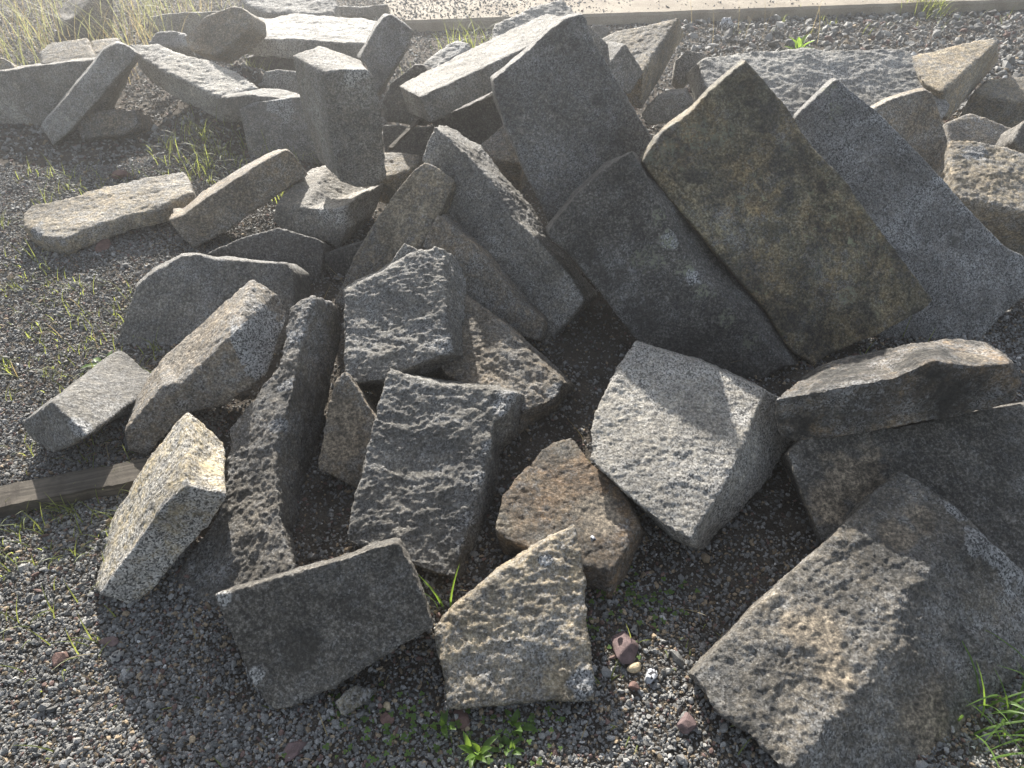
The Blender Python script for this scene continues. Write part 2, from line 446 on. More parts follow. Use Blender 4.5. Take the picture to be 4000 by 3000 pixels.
# corner points of every block in metres: key, one face, the opposite face
BLOCKS = [
    ('H', [(-0.663, 0.89, 0.201), (-0.567, 0.909, 0.221), (-0.402, 0.941, 0.254), (-0.306, 0.965, 0.278), (-0.255, 0.97, 0.284), (-0.23, 0.94, 0.252), (-0.173, 0.84, 0.15), (-0.399, 0.749, 0.055), (-0.479, 0.723, 0.028), (-0.525, 0.715, 0.02), (-0.562, 0.73, 0.035), (-0.582, 0.756, 0.063), (-0.619, 0.818, 0.127)],
     [(-0.734, 0.988, 0.058), (-0.628, 1.009, 0.08), (-0.446, 1.045, 0.117), (-0.339, 1.071, 0.144), (-0.278, 1.082, 0.155), (-0.254, 1.051, 0.124), (-0.2, 0.951, 0.02), (-0.43, 0.86, -0.075), (-0.512, 0.833, -0.103), (-0.559, 0.825, -0.111), (-0.596, 0.839, -0.096), (-0.617, 0.866, -0.068), (-0.656, 0.927, -0.005)]),
    ('T', [(0.157, 1.094, 0.193), (0.172, 0.966, 0.144), (0.178, 0.723, 0.051), (-0.006, 0.71, 0.049), (-0.136, 0.704, 0.05), (-0.163, 0.81, 0.091), (-0.177, 0.859, 0.11), (-0.138, 0.903, 0.126), (-0.037, 0.974, 0.151), (0.077, 1.052, 0.179)],
     [(0.153, 1.161, 0.08), (0.167, 1.032, 0.03), (0.17, 0.786, -0.064), (-0.016, 0.772, -0.066), (-0.147, 0.765, -0.066), (-0.181, 0.876, -0.023), (-0.197, 0.929, -0.002), (-0.154, 0.976, 0.015), (-0.046, 1.052, 0.042), (0.076, 1.137, 0.072)]),
    ('G', [(-0.777, 1.118, 0.306), (-0.702, 1.134, 0.256), (-0.706, 1.128, 0.238), (-0.769, 1.089, 0.168), (-0.898, 1.014, 0.043), (-0.95, 0.986, 0), (-1.017, 0.975, 0.061), (-0.9, 1.047, 0.191), (-0.837, 1.086, 0.261)],
     [(-0.878, 1.404, 0.292), (-0.81, 1.4, 0.166), (-0.816, 1.397, 0.163), (-0.895, 1.351, 0.084), (-1.04, 1.26, -0.084), (-1.095, 1.226, -0.12), (-1.202, 1.173, -0.12), (-1.1, 1.267, 0.041), (-0.997, 1.334, 0.171)]),
    ('F', [(-0.618, 1.872, 0.35), (-0.693, 1.84, 0.317), (-0.702, 1.64, 0.247), (-0.827, 1.47, 0.152), (-0.796, 1.316, 0.109), (-0.796, 1.218, 0.076), (-0.907, 1.027, -0.021), (-0.871, 0.998, -0.021), (-0.741, 0.979, 0.01), (-0.538, 1.026, 0.084), (-0.61, 1.185, 0.117), (-0.66, 1.382, 0.17), (-0.639, 1.536, 0.229), (-0.636, 1.721, 0.293)],
     [(-0.592, 2.044, 0.175), (-0.648, 1.981, 0.137), (-0.652, 1.787, 0.07), (-0.781, 1.601, -0.03), (-0.755, 1.441, -0.077), (-0.763, 1.344, -0.113), (-0.881, 1.158, -0.12), (-0.848, 1.13, -0.12), (-0.725, 1.113, -0.12), (-0.608, 1.23, -0.107), (-0.6, 1.33, -0.071), (-0.603, 1.52, -0.007), (-0.595, 1.737, 0.069), (-0.582, 1.944, 0.144)]),
    ('E', [(-1.507, 1.56, 0.085), (-1.341, 1.526, 0.204), (-1.215, 1.436, 0.154), (-1.276, 1.45, 0.113), (-1.385, 1.475, 0.04), (-1.472, 1.524, 0.046)],
     [(-1.515, 1.972, -0.038), (-1.366, 1.943, 0.072), (-1.192, 1.829, 0.024), (-1.206, 1.816, -0.022), (-1.323, 1.844, -0.094), (-1.41, 1.895, -0.086)]),
    ('C', [(-0.827, 1.73, 0.323), (-0.795, 1.69, 0.229), (-0.751, 1.681, 0.189), (-0.88, 1.611, 0.114), (-0.997, 1.58, 0.109), (-1.123, 1.493, 0), (-1.174, 1.498, 0.035), (-1.175, 1.521, 0.082), (-1.054, 1.607, 0.193), (-0.996, 1.623, 0.195)],
     [(-0.856, 1.999, 0.327), (-0.783, 1.991, 0.274), (-0.747, 1.973, 0.219), (-0.941, 1.845, 0.061), (-1.085, 1.796, 0.035), (-1.202, 1.714, -0.069), (-1.254, 1.718, -0.036), (-1.258, 1.739, 0.008), (-1.188, 1.8, 0.095), (-1.152, 1.827, 0.132)]),
    ('B', [(-1.463, 2.06, -0), (-1.435, 2.106, 0.05), (-1.383, 2.204, 0.157), (-1.31, 2.246, 0.208), (-1.207, 2.276, 0.25), (-1.146, 2.272, 0.253), (-1.077, 2.256, 0.243), (-1.041, 2.257, 0.248), (-0.919, 2.237, 0.241), (-0.822, 2.23, 0.245), (-0.794, 2.201, 0.218), (-0.777, 2.071, 0.086), (-0.843, 1.994, -0.002), (-1.252, 2.029, -0.009), (-1.351, 2.048, 0)],
     [(-1.527, 2.279, -0.12), (-1.502, 2.325, -0.106), (-1.53, 2.441, 0.011), (-1.45, 2.487, 0.067), (-1.336, 2.521, 0.114), (-1.268, 2.516, 0.117), (-1.193, 2.498, 0.106), (-1.152, 2.499, 0.112), (-1.017, 2.477, 0.103), (-0.863, 2.455, 0.098), (-0.809, 2.426, 0.073), (-0.8, 2.363, 0.009), (-0.872, 2.223, -0.12), (-1.31, 2.25, -0.12), (-1.413, 2.268, -0.12)]),
    ('I', [(-0.546, 1.939, 0.313), (-0.431, 2.009, 0.343), (-0.339, 2.069, 0.368), (-0.302, 2.086, 0.376), (-0.26, 2.105, 0.384), (-0.227, 2.097, 0.382), (-0.216, 1.942, 0.323), (-0.206, 1.825, 0.278), (-0.194, 1.718, 0.238), (-0.271, 1.688, 0.224), (-0.382, 1.633, 0.2), (-0.503, 1.619, 0.191), (-0.527, 1.765, 0.247)],
     [(-0.598, 2.115, 0.207), (-0.472, 2.191, 0.24), (-0.372, 2.257, 0.268), (-0.332, 2.275, 0.276), (-0.254, 2.224, 0.258), (-0.179, 2.226, 0.261), (-0.159, 2.124, 0.223), (-0.139, 1.905, 0.139), (-0.131, 1.833, 0.112), (-0.243, 1.786, 0.091), (-0.364, 1.74, 0.07), (-0.493, 1.732, 0.063), (-0.528, 1.884, 0.121)]),
    ('K', [(-0.161, 2.044, 0.228), (0.008, 1.887, 0.179), (0.171, 1.71, 0.124), (0.136, 1.644, 0.109), (0.037, 1.594, 0.1), (-0.214, 1.718, 0.144), (-0.317, 1.914, 0.201)],
     [(-0.167, 2.312, 0.071), (0.024, 2.124, 0.013), (0.257, 1.879, -0.063), (0.149, 1.723, -0.099), (-0.024, 1.52, -0.12), (-0.218, 1.824, -0.055), (-0.32, 2.062, 0.012)]),
    ('J', [(-0.362, 1.608, 0.268), (-0.311, 1.584, 0.26), (-0.215, 1.56, 0.252), (-0.04, 1.541, 0.247), (0.009, 1.527, 0.242), (-0.012, 1.469, 0.219), (-0.048, 1.436, 0.206), (-0.065, 1.367, 0.18), (-0.089, 1.236, 0.129), (-0.128, 1.109, 0.08), (-0.142, 1.032, 0.05), (-0.208, 1.048, 0.055), (-0.26, 1.071, 0.063), (-0.379, 1.1, 0.073), (-0.44, 1.124, 0.081), (-0.429, 1.206, 0.113), (-0.405, 1.353, 0.169), (-0.394, 1.42, 0.196), (-0.376, 1.565, 0.251)],
     [(-0.403, 1.795, 0.125), (-0.346, 1.769, 0.116), (-0.239, 1.742, 0.107), (-0.045, 1.721, 0.101), (0.044, 1.684, 0.088), (0.032, 1.624, 0.065), (0.009, 1.548, 0.036), (-0.042, 1.483, 0.01), (-0.03, 1.394, -0.024), (-0.068, 1.236, -0.085), (-0.105, 1.137, -0.12), (-0.182, 1.151, -0.119), (-0.234, 1.178, -0.109), (-0.359, 1.213, -0.098), (-0.423, 1.24, -0.088), (-0.414, 1.324, -0.056), (-0.399, 1.477, 0.003), (-0.393, 1.549, 0.031), (-0.391, 1.702, 0.089)]),
    ('D', [(0.38, 1.73, 0.265), (0.467, 1.689, 0.259), (0.572, 1.652, 0.254), (0.663, 1.592, 0.244), (0.737, 1.543, 0.236), (0.699, 1.48, 0.225), (0.578, 1.256, 0.184), (0.441, 1.072, 0.15), (0.382, 1.118, 0.157), (0.286, 1.22, 0.174), (0.211, 1.31, 0.189), (0.212, 1.409, 0.207), (0.249, 1.51, 0.225), (0.31, 1.624, 0.246)],
     [(0.422, 1.911, 0.135), (0.517, 1.867, 0.128), (0.634, 1.825, 0.122), (0.733, 1.759, 0.112), (0.902, 1.611, 0.088), (0.869, 1.538, 0.075), (0.749, 1.373, 0.044), (0.51, 1.144, 0.001), (0.435, 1.182, 0.007), (0.347, 1.298, 0.026), (0.271, 1.395, 0.042), (0.268, 1.5, 0.061), (0.301, 1.607, 0.08), (0.352, 1.731, 0.102)]),
    ('L', [(0.102, 1.407, 0.157), (0.167, 1.424, 0.161), (0.217, 1.338, 0.145), (0.294, 1.257, 0.131), (0.322, 1.19, 0.119), (0.329, 1.142, 0.111), (0.247, 1.024, 0.09), (0.184, 1.037, 0.092), (0.052, 1.081, 0.1), (-0.024, 1.116, 0.106), (-0.044, 1.143, 0.111), (-0.025, 1.238, 0.128)],
     [(0.121, 1.432, 0.04), (0.186, 1.451, 0.043), (0.237, 1.368, 0.029), (0.318, 1.293, 0.016), (0.348, 1.232, 0.005), (0.379, 1.213, 0.001), (0.251, 0.996, -0.037), (0.192, 1.041, -0.029), (0.064, 1.094, -0.02), (-0.01, 1.132, -0.013), (-0.03, 1.16, -0.008), (-0.009, 1.257, 0.009)]),
    ('M', [(0.389, 0.756, 0.101), (0.556, 0.889, 0.13), (0.648, 0.964, 0.146), (0.773, 1.056, 0.167), (0.871, 1.146, 0.186), (1.009, 1.256, 0.21), (1.042, 1.23, 0.207), (1.125, 1.134, 0.193), (1.163, 1.055, 0.181), (1.037, 1.011, 0.169), (0.904, 0.927, 0.149), (0.86, 0.864, 0.137), (0.82, 0.797, 0.124), (0.733, 0.711, 0.106), (0.651, 0.649, 0.092), (0.579, 0.578, 0.077), (0.545, 0.568, 0.074), (0.482, 0.642, 0.085), (0.429, 0.683, 0.09)],
     [(0.41, 0.816, -0.01), (0.589, 0.958, 0.021), (0.688, 1.039, 0.039), (0.822, 1.138, 0.061), (0.927, 1.236, 0.082), (1.113, 1.276, 0.095), (1.15, 1.245, 0.091), (1.238, 1.135, 0.076), (1.303, 1.026, 0.059), (1.309, 0.955, 0.047), (1.278, 0.888, 0.035), (1.226, 0.846, 0.025), (1.141, 0.776, 0.01), (1.031, 0.699, -0.007), (0.957, 0.627, -0.022), (0.828, 0.543, -0.042), (0.688, 0.565, -0.043), (0.599, 0.653, -0.031), (0.511, 0.708, -0.025)]),
    ('N', [(0.759, 1.353, 0.173), (0.795, 1.385, 0.191), (1.151, 1.424, 0.228), (1.491, 1.465, 0.266), (1.454, 1.07, 0.055), (1.17, 1.006, 0.008), (0.814, 1.136, 0.06), (0.785, 1.246, 0.117)],
     [(0.819, 1.493, 0.001), (0.887, 1.55, 0.034), (1.285, 1.593, 0.075), (1.664, 1.639, 0.117), (1.544, 1.214, -0.114), (1.252, 1.149, -0.12), (0.884, 1.277, -0.111), (0.85, 1.387, -0.054)]),
    ('O', [(0.7, 1.41, 0.321), (0.781, 1.407, 0.342), (0.988, 1.401, 0.403), (1.072, 1.403, 0.458), (1.176, 1.394, 0.447), (1.262, 1.39, 0.461), (1.309, 1.378, 0.401), (1.311, 1.371, 0.351), (1.262, 1.37, 0.318), (1.15, 1.372, 0.28), (0.954, 1.378, 0.22), (0.806, 1.383, 0.182), (0.736, 1.391, 0.203)],
     [(0.862, 1.591, 0.252), (0.917, 1.594, 0.302), (1.12, 1.59, 0.374), (1.213, 1.586, 0.389), (1.314, 1.579, 0.388), (1.402, 1.566, 0.345), (1.398, 1.566, 0.337), (1.4, 1.559, 0.291), (1.351, 1.558, 0.261), (1.239, 1.562, 0.23), (1.044, 1.568, 0.176), (0.898, 1.573, 0.138), (0.83, 1.58, 0.158)]),
    ('P', [(0.795, 2.545, 0.851), (0.878, 2.491, 0.775), (0.959, 2.442, 0.705), (0.999, 2.404, 0.653), (1.088, 2.344, 0.568), (1.164, 2.307, 0.514), (1.283, 2.214, 0.385), (1.387, 2.139, 0.28), (1.481, 2.074, 0.188), (1.45, 2.051, 0.162), (1.293, 1.993, 0.101), (1.104, 1.935, 0.045), (1.058, 1.913, 0.02), (0.976, 1.94, 0.062), (0.869, 2.029, 0.186), (0.712, 2.132, 0.331), (0.524, 2.251, 0.5), (0.442, 2.314, 0.588), (0.492, 2.366, 0.65), (0.522, 2.385, 0.671), (0.615, 2.433, 0.724), (0.67, 2.473, 0.77), (0.754, 2.52, 0.823)],
     [(0.835, 2.716, 0.806), (0.896, 2.642, 0.707), (0.975, 2.592, 0.636), (1.015, 2.554, 0.583), (1.103, 2.493, 0.498), (1.178, 2.456, 0.444), (1.297, 2.363, 0.314), (1.401, 2.288, 0.209), (1.494, 2.223, 0.117), (1.463, 2.2, 0.092), (1.307, 2.141, 0.03), (1.117, 2.084, -0.026), (1.071, 2.061, -0.051), (0.989, 2.088, -0.009), (0.882, 2.178, 0.114), (0.724, 2.28, 0.259), (0.534, 2.398, 0.427), (0.459, 2.471, 0.526), (0.513, 2.526, 0.592), (0.544, 2.546, 0.615), (0.644, 2.597, 0.671), (0.702, 2.64, 0.721), (0.791, 2.691, 0.777)]),
    ('Q', [(0.398, 2.279, 0.643), (0.32, 2.26, 0.6), (0.215, 2.218, 0.516), (0.123, 2.164, 0.412), (0.132, 2.149, 0.389), (0.207, 2.108, 0.332), (0.297, 2.046, 0.242), (0.416, 1.958, 0.113), (0.533, 1.899, 0.033), (0.848, 1.852, 0), (0.937, 1.875, 0.051), (0.742, 1.998, 0.227), (0.629, 2.055, 0.306), (0.557, 2.117, 0.398), (0.484, 2.192, 0.512)],
     [(0.439, 2.413, 0.58), (0.327, 2.402, 0.546), (0.215, 2.358, 0.457), (0.117, 2.3, 0.347), (0.127, 2.284, 0.322), (0.227, 2.239, 0.262), (0.344, 2.174, 0.17), (0.487, 2.083, 0.04), (0.615, 2.023, -0.041), (0.938, 1.972, -0.078), (1.08, 1.989, -0.03), (0.953, 2.104, 0.143), (0.817, 2.171, 0.233), (0.714, 2.238, 0.33), (0.611, 2.315, 0.442)]),
    ('A', [(0.254, 2.814, 0.927), (0.196, 2.808, 0.916), (0.138, 2.788, 0.882), (0.073, 2.759, 0.831), (-0.034, 2.717, 0.758), (-0.071, 2.703, 0.735), (-0.063, 2.672, 0.68), (-0.028, 2.621, 0.592), (0.026, 2.563, 0.491), (0.113, 2.474, 0.338), (0.145, 2.441, 0.28), (0.239, 2.377, 0.17), (0.59, 2.447, 0.29), (0.58, 2.561, 0.488), (0.532, 2.598, 0.552), (0.453, 2.649, 0.641), (0.353, 2.728, 0.777), (0.284, 2.783, 0.873), (0.266, 2.808, 0.916)],
     [(0.258, 2.98, 0.893), (0.197, 2.973, 0.882), (0.135, 2.953, 0.847), (0.066, 2.921, 0.792), (-0.047, 2.877, 0.715), (-0.086, 2.862, 0.69), (-0.07, 2.823, 0.623), (-0.033, 2.773, 0.535), (0.021, 2.715, 0.436), (0.108, 2.627, 0.283), (0.141, 2.593, 0.225), (0.235, 2.53, 0.115), (0.586, 2.6, 0.236), (0.577, 2.714, 0.434), (0.529, 2.751, 0.497), (0.45, 2.802, 0.587), (0.351, 2.882, 0.724), (0.284, 2.937, 0.82), (0.267, 2.962, 0.863)]),
    ('R', [(-0.399, 3.108, 0.534), (0.095, 3.533, 0.627), (0.35, 3.753, 0.678), (0.526, 3.823, 0.514), (-0.079, 3.334, 0.475), (-0.326, 3.119, 0.422), (-0.359, 3.093, 0.42)],
     [(-0.53, 3.387, 0.487), (-0.105, 3.762, 0.592), (0.176, 4.004, 0.646), (0.351, 4.063, 0.457), (-0.245, 3.579, 0.412), (-0.473, 3.376, 0.352), (-0.484, 3.372, 0.362)]),
    ('S', [(-0.113, 4.456, 0.453), (-0.1, 4.5, 0.469), (0.119, 4.672, 0.522), (0.297, 4.768, 0.548), (0.364, 4.707, 0.519), (0.395, 4.6, 0.474), (-0.109, 4.374, 0.42)],
     [(-0.123, 4.512, 0.314), (-0.11, 4.555, 0.33), (0.109, 4.727, 0.383), (0.287, 4.824, 0.409), (0.354, 4.763, 0.38), (0.386, 4.655, 0.335), (-0.119, 4.43, 0.281)]),
    ('U', [(-0.616, 3.971, 0.65), (-0.643, 3.976, 0.646), (-0.698, 3.96, 0.59), (-0.8, 3.912, 0.452), (-0.766, 3.889, 0.427), (-0.735, 3.836, 0.346), (-0.712, 3.804, 0.3), (-0.688, 3.81, 0.322), (-0.614, 3.841, 0.414), (-0.533, 3.88, 0.525), (-0.514, 3.912, 0.593), (-0.552, 3.936, 0.617)],
     [(-0.623, 4.091, 0.61), (-0.677, 4.112, 0.621), (-0.733, 4.095, 0.562), (-0.839, 4.045, 0.42), (-0.774, 4.008, 0.384), (-0.737, 3.952, 0.302), (-0.713, 3.92, 0.255), (-0.689, 3.926, 0.276), (-0.624, 3.959, 0.368), (-0.541, 4.001, 0.486), (-0.523, 4.034, 0.555), (-0.551, 4.053, 0.574)]),
    ('V', [(-0.715, 2.814, 0.724), (-0.623, 2.837, 0.727), (-0.556, 2.854, 0.722), (-0.538, 2.855, 0.691), (-0.524, 2.848, 0.595), (-0.521, 2.831, 0.431), (-0.521, 2.816, 0.297), (-0.563, 2.803, 0.268), (-0.649, 2.781, 0.27), (-0.712, 2.769, 0.302), (-0.724, 2.785, 0.478)],
     [(-0.902, 3.077, 0.713), (-0.79, 3.108, 0.739), (-0.634, 3.139, 0.67), (-0.635, 3.138, 0.66), (-0.635, 3.129, 0.574), (-0.641, 3.11, 0.417), (-0.642, 3.095, 0.281), (-0.684, 3.081, 0.252), (-0.77, 3.06, 0.25), (-0.862, 3.04, 0.28), (-0.897, 3.057, 0.519)]),
    ('W', [(-1.007, 2.756, 0.203), (-0.867, 2.737, 0.204), (-0.746, 2.719, 0.203), (-0.696, 2.72, 0.221), (-0.699, 2.68, 0.123), (-0.739, 2.656, 0.05), (-0.799, 2.675, 0.077), (-0.963, 2.705, 0.093), (-1.019, 2.731, 0.138)],
     [(-0.937, 3.125, 0.199), (-0.841, 3.124, 0.229), (-0.671, 3.061, 0.133), (-0.574, 3.063, 0.171), (-0.626, 3.023, 0.055), (-0.674, 3.003, -0.011), (-0.74, 3.025, 0.02), (-0.909, 3.057, 0.042), (-0.962, 3.083, 0.085)]),
    ('X', [(-0.784, 2.553, 0.09), (-0.702, 2.555, 0.118), (-0.603, 2.556, 0.149), (-0.62, 2.473, 0.003), (-0.736, 2.492, 0), (-0.775, 2.522, 0.039)],
     [(-0.754, 2.724, -0.01), (-0.672, 2.725, 0.018), (-0.573, 2.726, 0.049), (-0.59, 2.644, -0.097), (-0.706, 2.662, -0.1), (-0.745, 2.692, -0.061)]),
    ('Y', [(-0.328, 2.529, 0.495), (-0.298, 2.521, 0.493), (-0.21, 2.466, 0.454), (-0.246, 2.414, 0.389), (-0.301, 2.348, 0.305), (-0.388, 2.267, 0.197), (-0.528, 2.145, 0.032), (-0.675, 2.22, 0.08), (-0.637, 2.271, 0.144), (-0.595, 2.332, 0.219), (-0.488, 2.428, 0.348), (-0.377, 2.51, 0.464)],
     [(-0.302, 2.652, 0.382), (-0.272, 2.644, 0.38), (-0.183, 2.589, 0.34), (-0.219, 2.537, 0.275), (-0.275, 2.472, 0.192), (-0.362, 2.39, 0.083), (-0.502, 2.268, -0.082), (-0.648, 2.344, -0.034), (-0.611, 2.395, 0.03), (-0.568, 2.455, 0.106), (-0.462, 2.551, 0.235), (-0.351, 2.634, 0.35)]),
    ('Z', [(-0.298, 2.668, 0.577), (-0.172, 2.551, 0.516), (-0.087, 2.466, 0.466), (-0.003, 2.349, 0.371), (0.112, 2.237, 0.308), (0.196, 2.15, 0.254), (0.253, 2.069, 0.188), (0.119, 2.025, 0.02), (0.057, 2.096, 0.068), (-0.044, 2.243, 0.192), (-0.275, 2.473, 0.325), (-0.346, 2.615, 0.465)],
     [(-0.269, 2.892, 0.495), (-0.123, 2.774, 0.448), (-0.029, 2.669, 0.379), (0.08, 2.551, 0.303), (0.165, 2.436, 0.211), (0.255, 2.346, 0.158), (0.327, 2.255, 0.09), (0.195, 2.208, -0.082), (0.133, 2.278, -0.034), (0.031, 2.429, 0.093), (-0.204, 2.664, 0.231), (-0.282, 2.81, 0.371)]),
    ('ZZ', [(-0.267, 2.322, 0.39), (-0.129, 2.215, 0.324), (-0.072, 2.154, 0.276), (0.008, 2.074, 0.215), (0.115, 1.991, 0.164), (0.094, 1.949, 0.1), (-0.01, 1.993, 0.103), (-0.092, 2.054, 0.138), (-0.175, 2.117, 0.175), (-0.277, 2.185, 0.209), (-0.332, 2.271, 0.291)],
     [(-0.24, 2.511, 0.305), (-0.088, 2.382, 0.218), (-0.011, 2.312, 0.169), (0.094, 2.217, 0.101), (0.133, 2.167, 0.058), (0.14, 2.11, -0.011), (0.045, 2.15, -0.009), (-0.032, 2.209, 0.027), (-0.118, 2.274, 0.064), (-0.225, 2.345, 0.1), (-0.284, 2.437, 0.187)]),
    ('AA', [(-0.363, 2.117, 0.393), (-0.304, 2.095, 0.37), (-0.273, 1.987, 0.262), (-0.397, 1.965, 0.24), (-0.432, 2.048, 0.323)],
     [(-0.363, 2.202, 0.308), (-0.304, 2.18, 0.285), (-0.273, 2.072, 0.177), (-0.397, 2.05, 0.155), (-0.432, 2.133, 0.238)]),
    ('BB', [(-0.423, 3.562, 0.526), (-0.468, 3.575, 0.526), (-0.598, 3.572, 0.437), (-0.649, 3.545, 0.339), (-0.629, 3.512, 0.274), (-0.492, 3.474, 0.27), (-0.409, 3.467, 0.307), (-0.369, 3.518, 0.454)],
     [(-0.375, 3.741, 0.451), (-0.42, 3.754, 0.451), (-0.55, 3.751, 0.362), (-0.601, 3.724, 0.264), (-0.581, 3.691, 0.199), (-0.444, 3.653, 0.195), (-0.361, 3.646, 0.232), (-0.321, 3.697, 0.379)]),
    ('CC', [(-0.502, 4.164, 0.344), (-0.428, 4.278, 0.39), (-0.313, 4.36, 0.426), (-0.253, 4.319, 0.415), (-0.23, 4.27, 0.399), (-0.439, 4.114, 0.33)],
     [(-0.493, 4.215, 0.203), (-0.419, 4.329, 0.249), (-0.304, 4.411, 0.285), (-0.244, 4.369, 0.274), (-0.221, 4.321, 0.258), (-0.43, 4.164, 0.189)]),
    ('DD', [(-0.626, 3.396, 0.304), (-0.368, 3.376, 0.307), (-0.402, 3.272, 0.18), (-0.615, 3.3, 0.191)],
     [(-0.612, 3.549, 0.176), (-0.354, 3.529, 0.179), (-0.388, 3.424, 0.051), (-0.601, 3.452, 0.062)]),
    ('EE', [(-0.623, 3.24, 0.237), (-0.422, 3.21, 0.232), (-0.43, 3.151, 0.221), (-0.469, 3.087, 0.21), (-0.56, 3.03, 0.2), (-0.642, 3.044, 0.202)],
     [(-0.623, 3.266, 0.089), (-0.422, 3.236, 0.084), (-0.43, 3.177, 0.074), (-0.469, 3.113, 0.062), (-0.56, 3.057, 0.052), (-0.642, 3.07, 0.055)]),
    ('FF', [(-0.396, 3.444, 0.3), (0.009, 3.534, 0.427), (0.056, 3.505, 0.164), (-0.166, 3.456, 0.1), (-0.293, 3.437, 0.121)],
     [(-0.448, 3.737, 0.258), (-0.043, 3.826, 0.386), (0.005, 3.797, 0.122), (-0.218, 3.749, 0.058), (-0.345, 3.729, 0.079)]),
    ('GG', [(-0.023, 3.162, 0.406), (-0.147, 3.059, 0.334), (-0.104, 3.01, 0.3), (0.039, 2.986, 0.283), (0.09, 3.089, 0.355)],
     [(-0.023, 3.334, 0.16), (-0.147, 3.231, 0.088), (-0.104, 3.182, 0.054), (0.039, 3.158, 0.037), (0.09, 3.261, 0.11)]),
    ('HH', [(-1.415, 3.719, 0.254), (-1.323, 3.726, 0.294), (-1.205, 3.717, 0.311), (-1.081, 3.709, 0.33), (-0.913, 3.667, 0.291), (-0.911, 3.516, -0.014), (-1.113, 3.529, -0.046), (-1.386, 3.599, 0.02), (-1.399, 3.657, 0.134)],
     [(-1.509, 3.973, 0.172), (-1.411, 3.98, 0.215), (-1.285, 3.971, 0.233), (-1.152, 3.962, 0.253), (-0.947, 3.908, 0.201), (-0.947, 3.757, -0.105), (-1.151, 3.77, -0.12), (-1.425, 3.841, -0.072), (-1.439, 3.899, 0.042)]),
    ('JJ', [(-1.524, 3.772, 0.304), (-1.344, 3.76, 0.32), (-1.213, 3.744, 0.304), (-1.114, 3.739, 0.317), (-1.079, 3.704, 0.206), (-1.433, 3.734, 0.2), (-1.53, 3.747, 0.217)],
     [(-1.562, 3.949, 0.258), (-1.33, 3.939, 0.291), (-1.238, 3.93, 0.289), (-1.151, 3.919, 0.276), (-1.089, 3.882, 0.167), (-1.437, 3.91, 0.159), (-1.54, 3.923, 0.173)]),
    ('KK', [(-1.414, 4.224, 0.293), (-1.308, 4.22, 0.302), (-1.199, 4.206, 0.294), (-1.182, 4.151, 0.184), (-1.344, 4.163, 0.18), (-1.443, 4.193, 0.224)],
     [(-1.403, 4.359, 0.228), (-1.297, 4.354, 0.237), (-1.187, 4.34, 0.228), (-1.17, 4.285, 0.118), (-1.333, 4.297, 0.114), (-1.432, 4.327, 0.158)]),
    ('LL', [(-2.23, 4.404, 0.387), (-2.06, 4.405, 0.392), (-1.841, 4.267, 0.363), (-1.698, 4.214, 0.354), (-1.503, 4.085, 0.327), (-1.364, 3.941, 0.295), (-1.501, 3.881, 0.276), (-1.574, 3.863, 0.27), (-1.726, 3.974, 0.294), (-1.938, 4.118, 0.324), (-2.136, 4.286, 0.36)],
     [(-2.226, 4.445, 0.222), (-2.056, 4.446, 0.227), (-1.837, 4.308, 0.198), (-1.694, 4.255, 0.189), (-1.499, 4.126, 0.162), (-1.36, 3.982, 0.13), (-1.497, 3.922, 0.111), (-1.57, 3.904, 0.105), (-1.721, 4.015, 0.129), (-1.934, 4.159, 0.159), (-2.132, 4.327, 0.195)]),
    ('MM', [(-2.099, 4.048, 0.494), (-2.044, 4.031, 0.483), (-1.986, 4.001, 0.452), (-2.042, 3.978, 0.4), (-2.143, 3.949, 0.326), (-2.249, 3.907, 0.23), (-2.439, 3.848, 0.083), (-2.536, 3.824, 0.02), (-2.594, 3.879, 0.089), (-2.604, 3.889, 0.103), (-2.439, 3.948, 0.241), (-2.27, 4.003, 0.376), (-2.186, 4.04, 0.457)],
     [(-2.184, 4.197, 0.461), (-2.088, 4.164, 0.434), (-2.031, 4.134, 0.403), (-2.087, 4.111, 0.351), (-2.19, 4.082, 0.276), (-2.296, 4.039, 0.18), (-2.488, 3.979, 0.032), (-2.584, 3.956, -0.031), (-2.643, 4.01, 0.038), (-2.653, 4.021, 0.052), (-2.537, 4.093, 0.199), (-2.361, 4.151, 0.338), (-2.274, 4.189, 0.422)]),
    ('NN', [(-3.119, 4.27, 0.261), (-2.941, 4.257, 0.283), (-2.694, 4.241, 0.318), (-2.532, 4.23, 0.342), (-2.321, 4.213, 0.359), (-2.183, 4.186, 0.313), (-2.409, 4.135, 0.038), (-2.787, 4.165, -0), (-3.228, 4.201, -0.036)],
     [(-3.307, 4.582, 0.185), (-3.151, 4.569, 0.198), (-2.868, 4.55, 0.239), (-2.713, 4.539, 0.26), (-2.483, 4.524, 0.294), (-2.272, 4.488, 0.24), (-2.504, 4.437, -0.038), (-2.887, 4.466, -0.079), (-3.33, 4.503, -0.115)]),
    ('OO', [(-2.791, 4.443, 0.33), (-2.773, 4.529, 0.355), (-2.538, 4.563, 0.382), (-2.442, 4.402, 0.345), (-2.387, 4.314, 0.324), (-2.734, 4.319, 0.3)],
     [(-2.78, 4.483, 0.186), (-2.763, 4.569, 0.211), (-2.527, 4.603, 0.238), (-2.431, 4.442, 0.2), (-2.376, 4.354, 0.18), (-2.723, 4.359, 0.156)]),
    ('PP', [(-2.534, 4.567, 0.36), (-2.393, 4.622, 0.369), (-2.358, 4.588, 0.357), (-2.395, 4.533, 0.344), (-2.438, 4.406, 0.31), (-2.492, 4.447, 0.324)],
     [(-2.542, 4.608, 0.216), (-2.401, 4.663, 0.225), (-2.365, 4.628, 0.213), (-2.403, 4.574, 0.199), (-2.445, 4.447, 0.166), (-2.499, 4.487, 0.18)]),
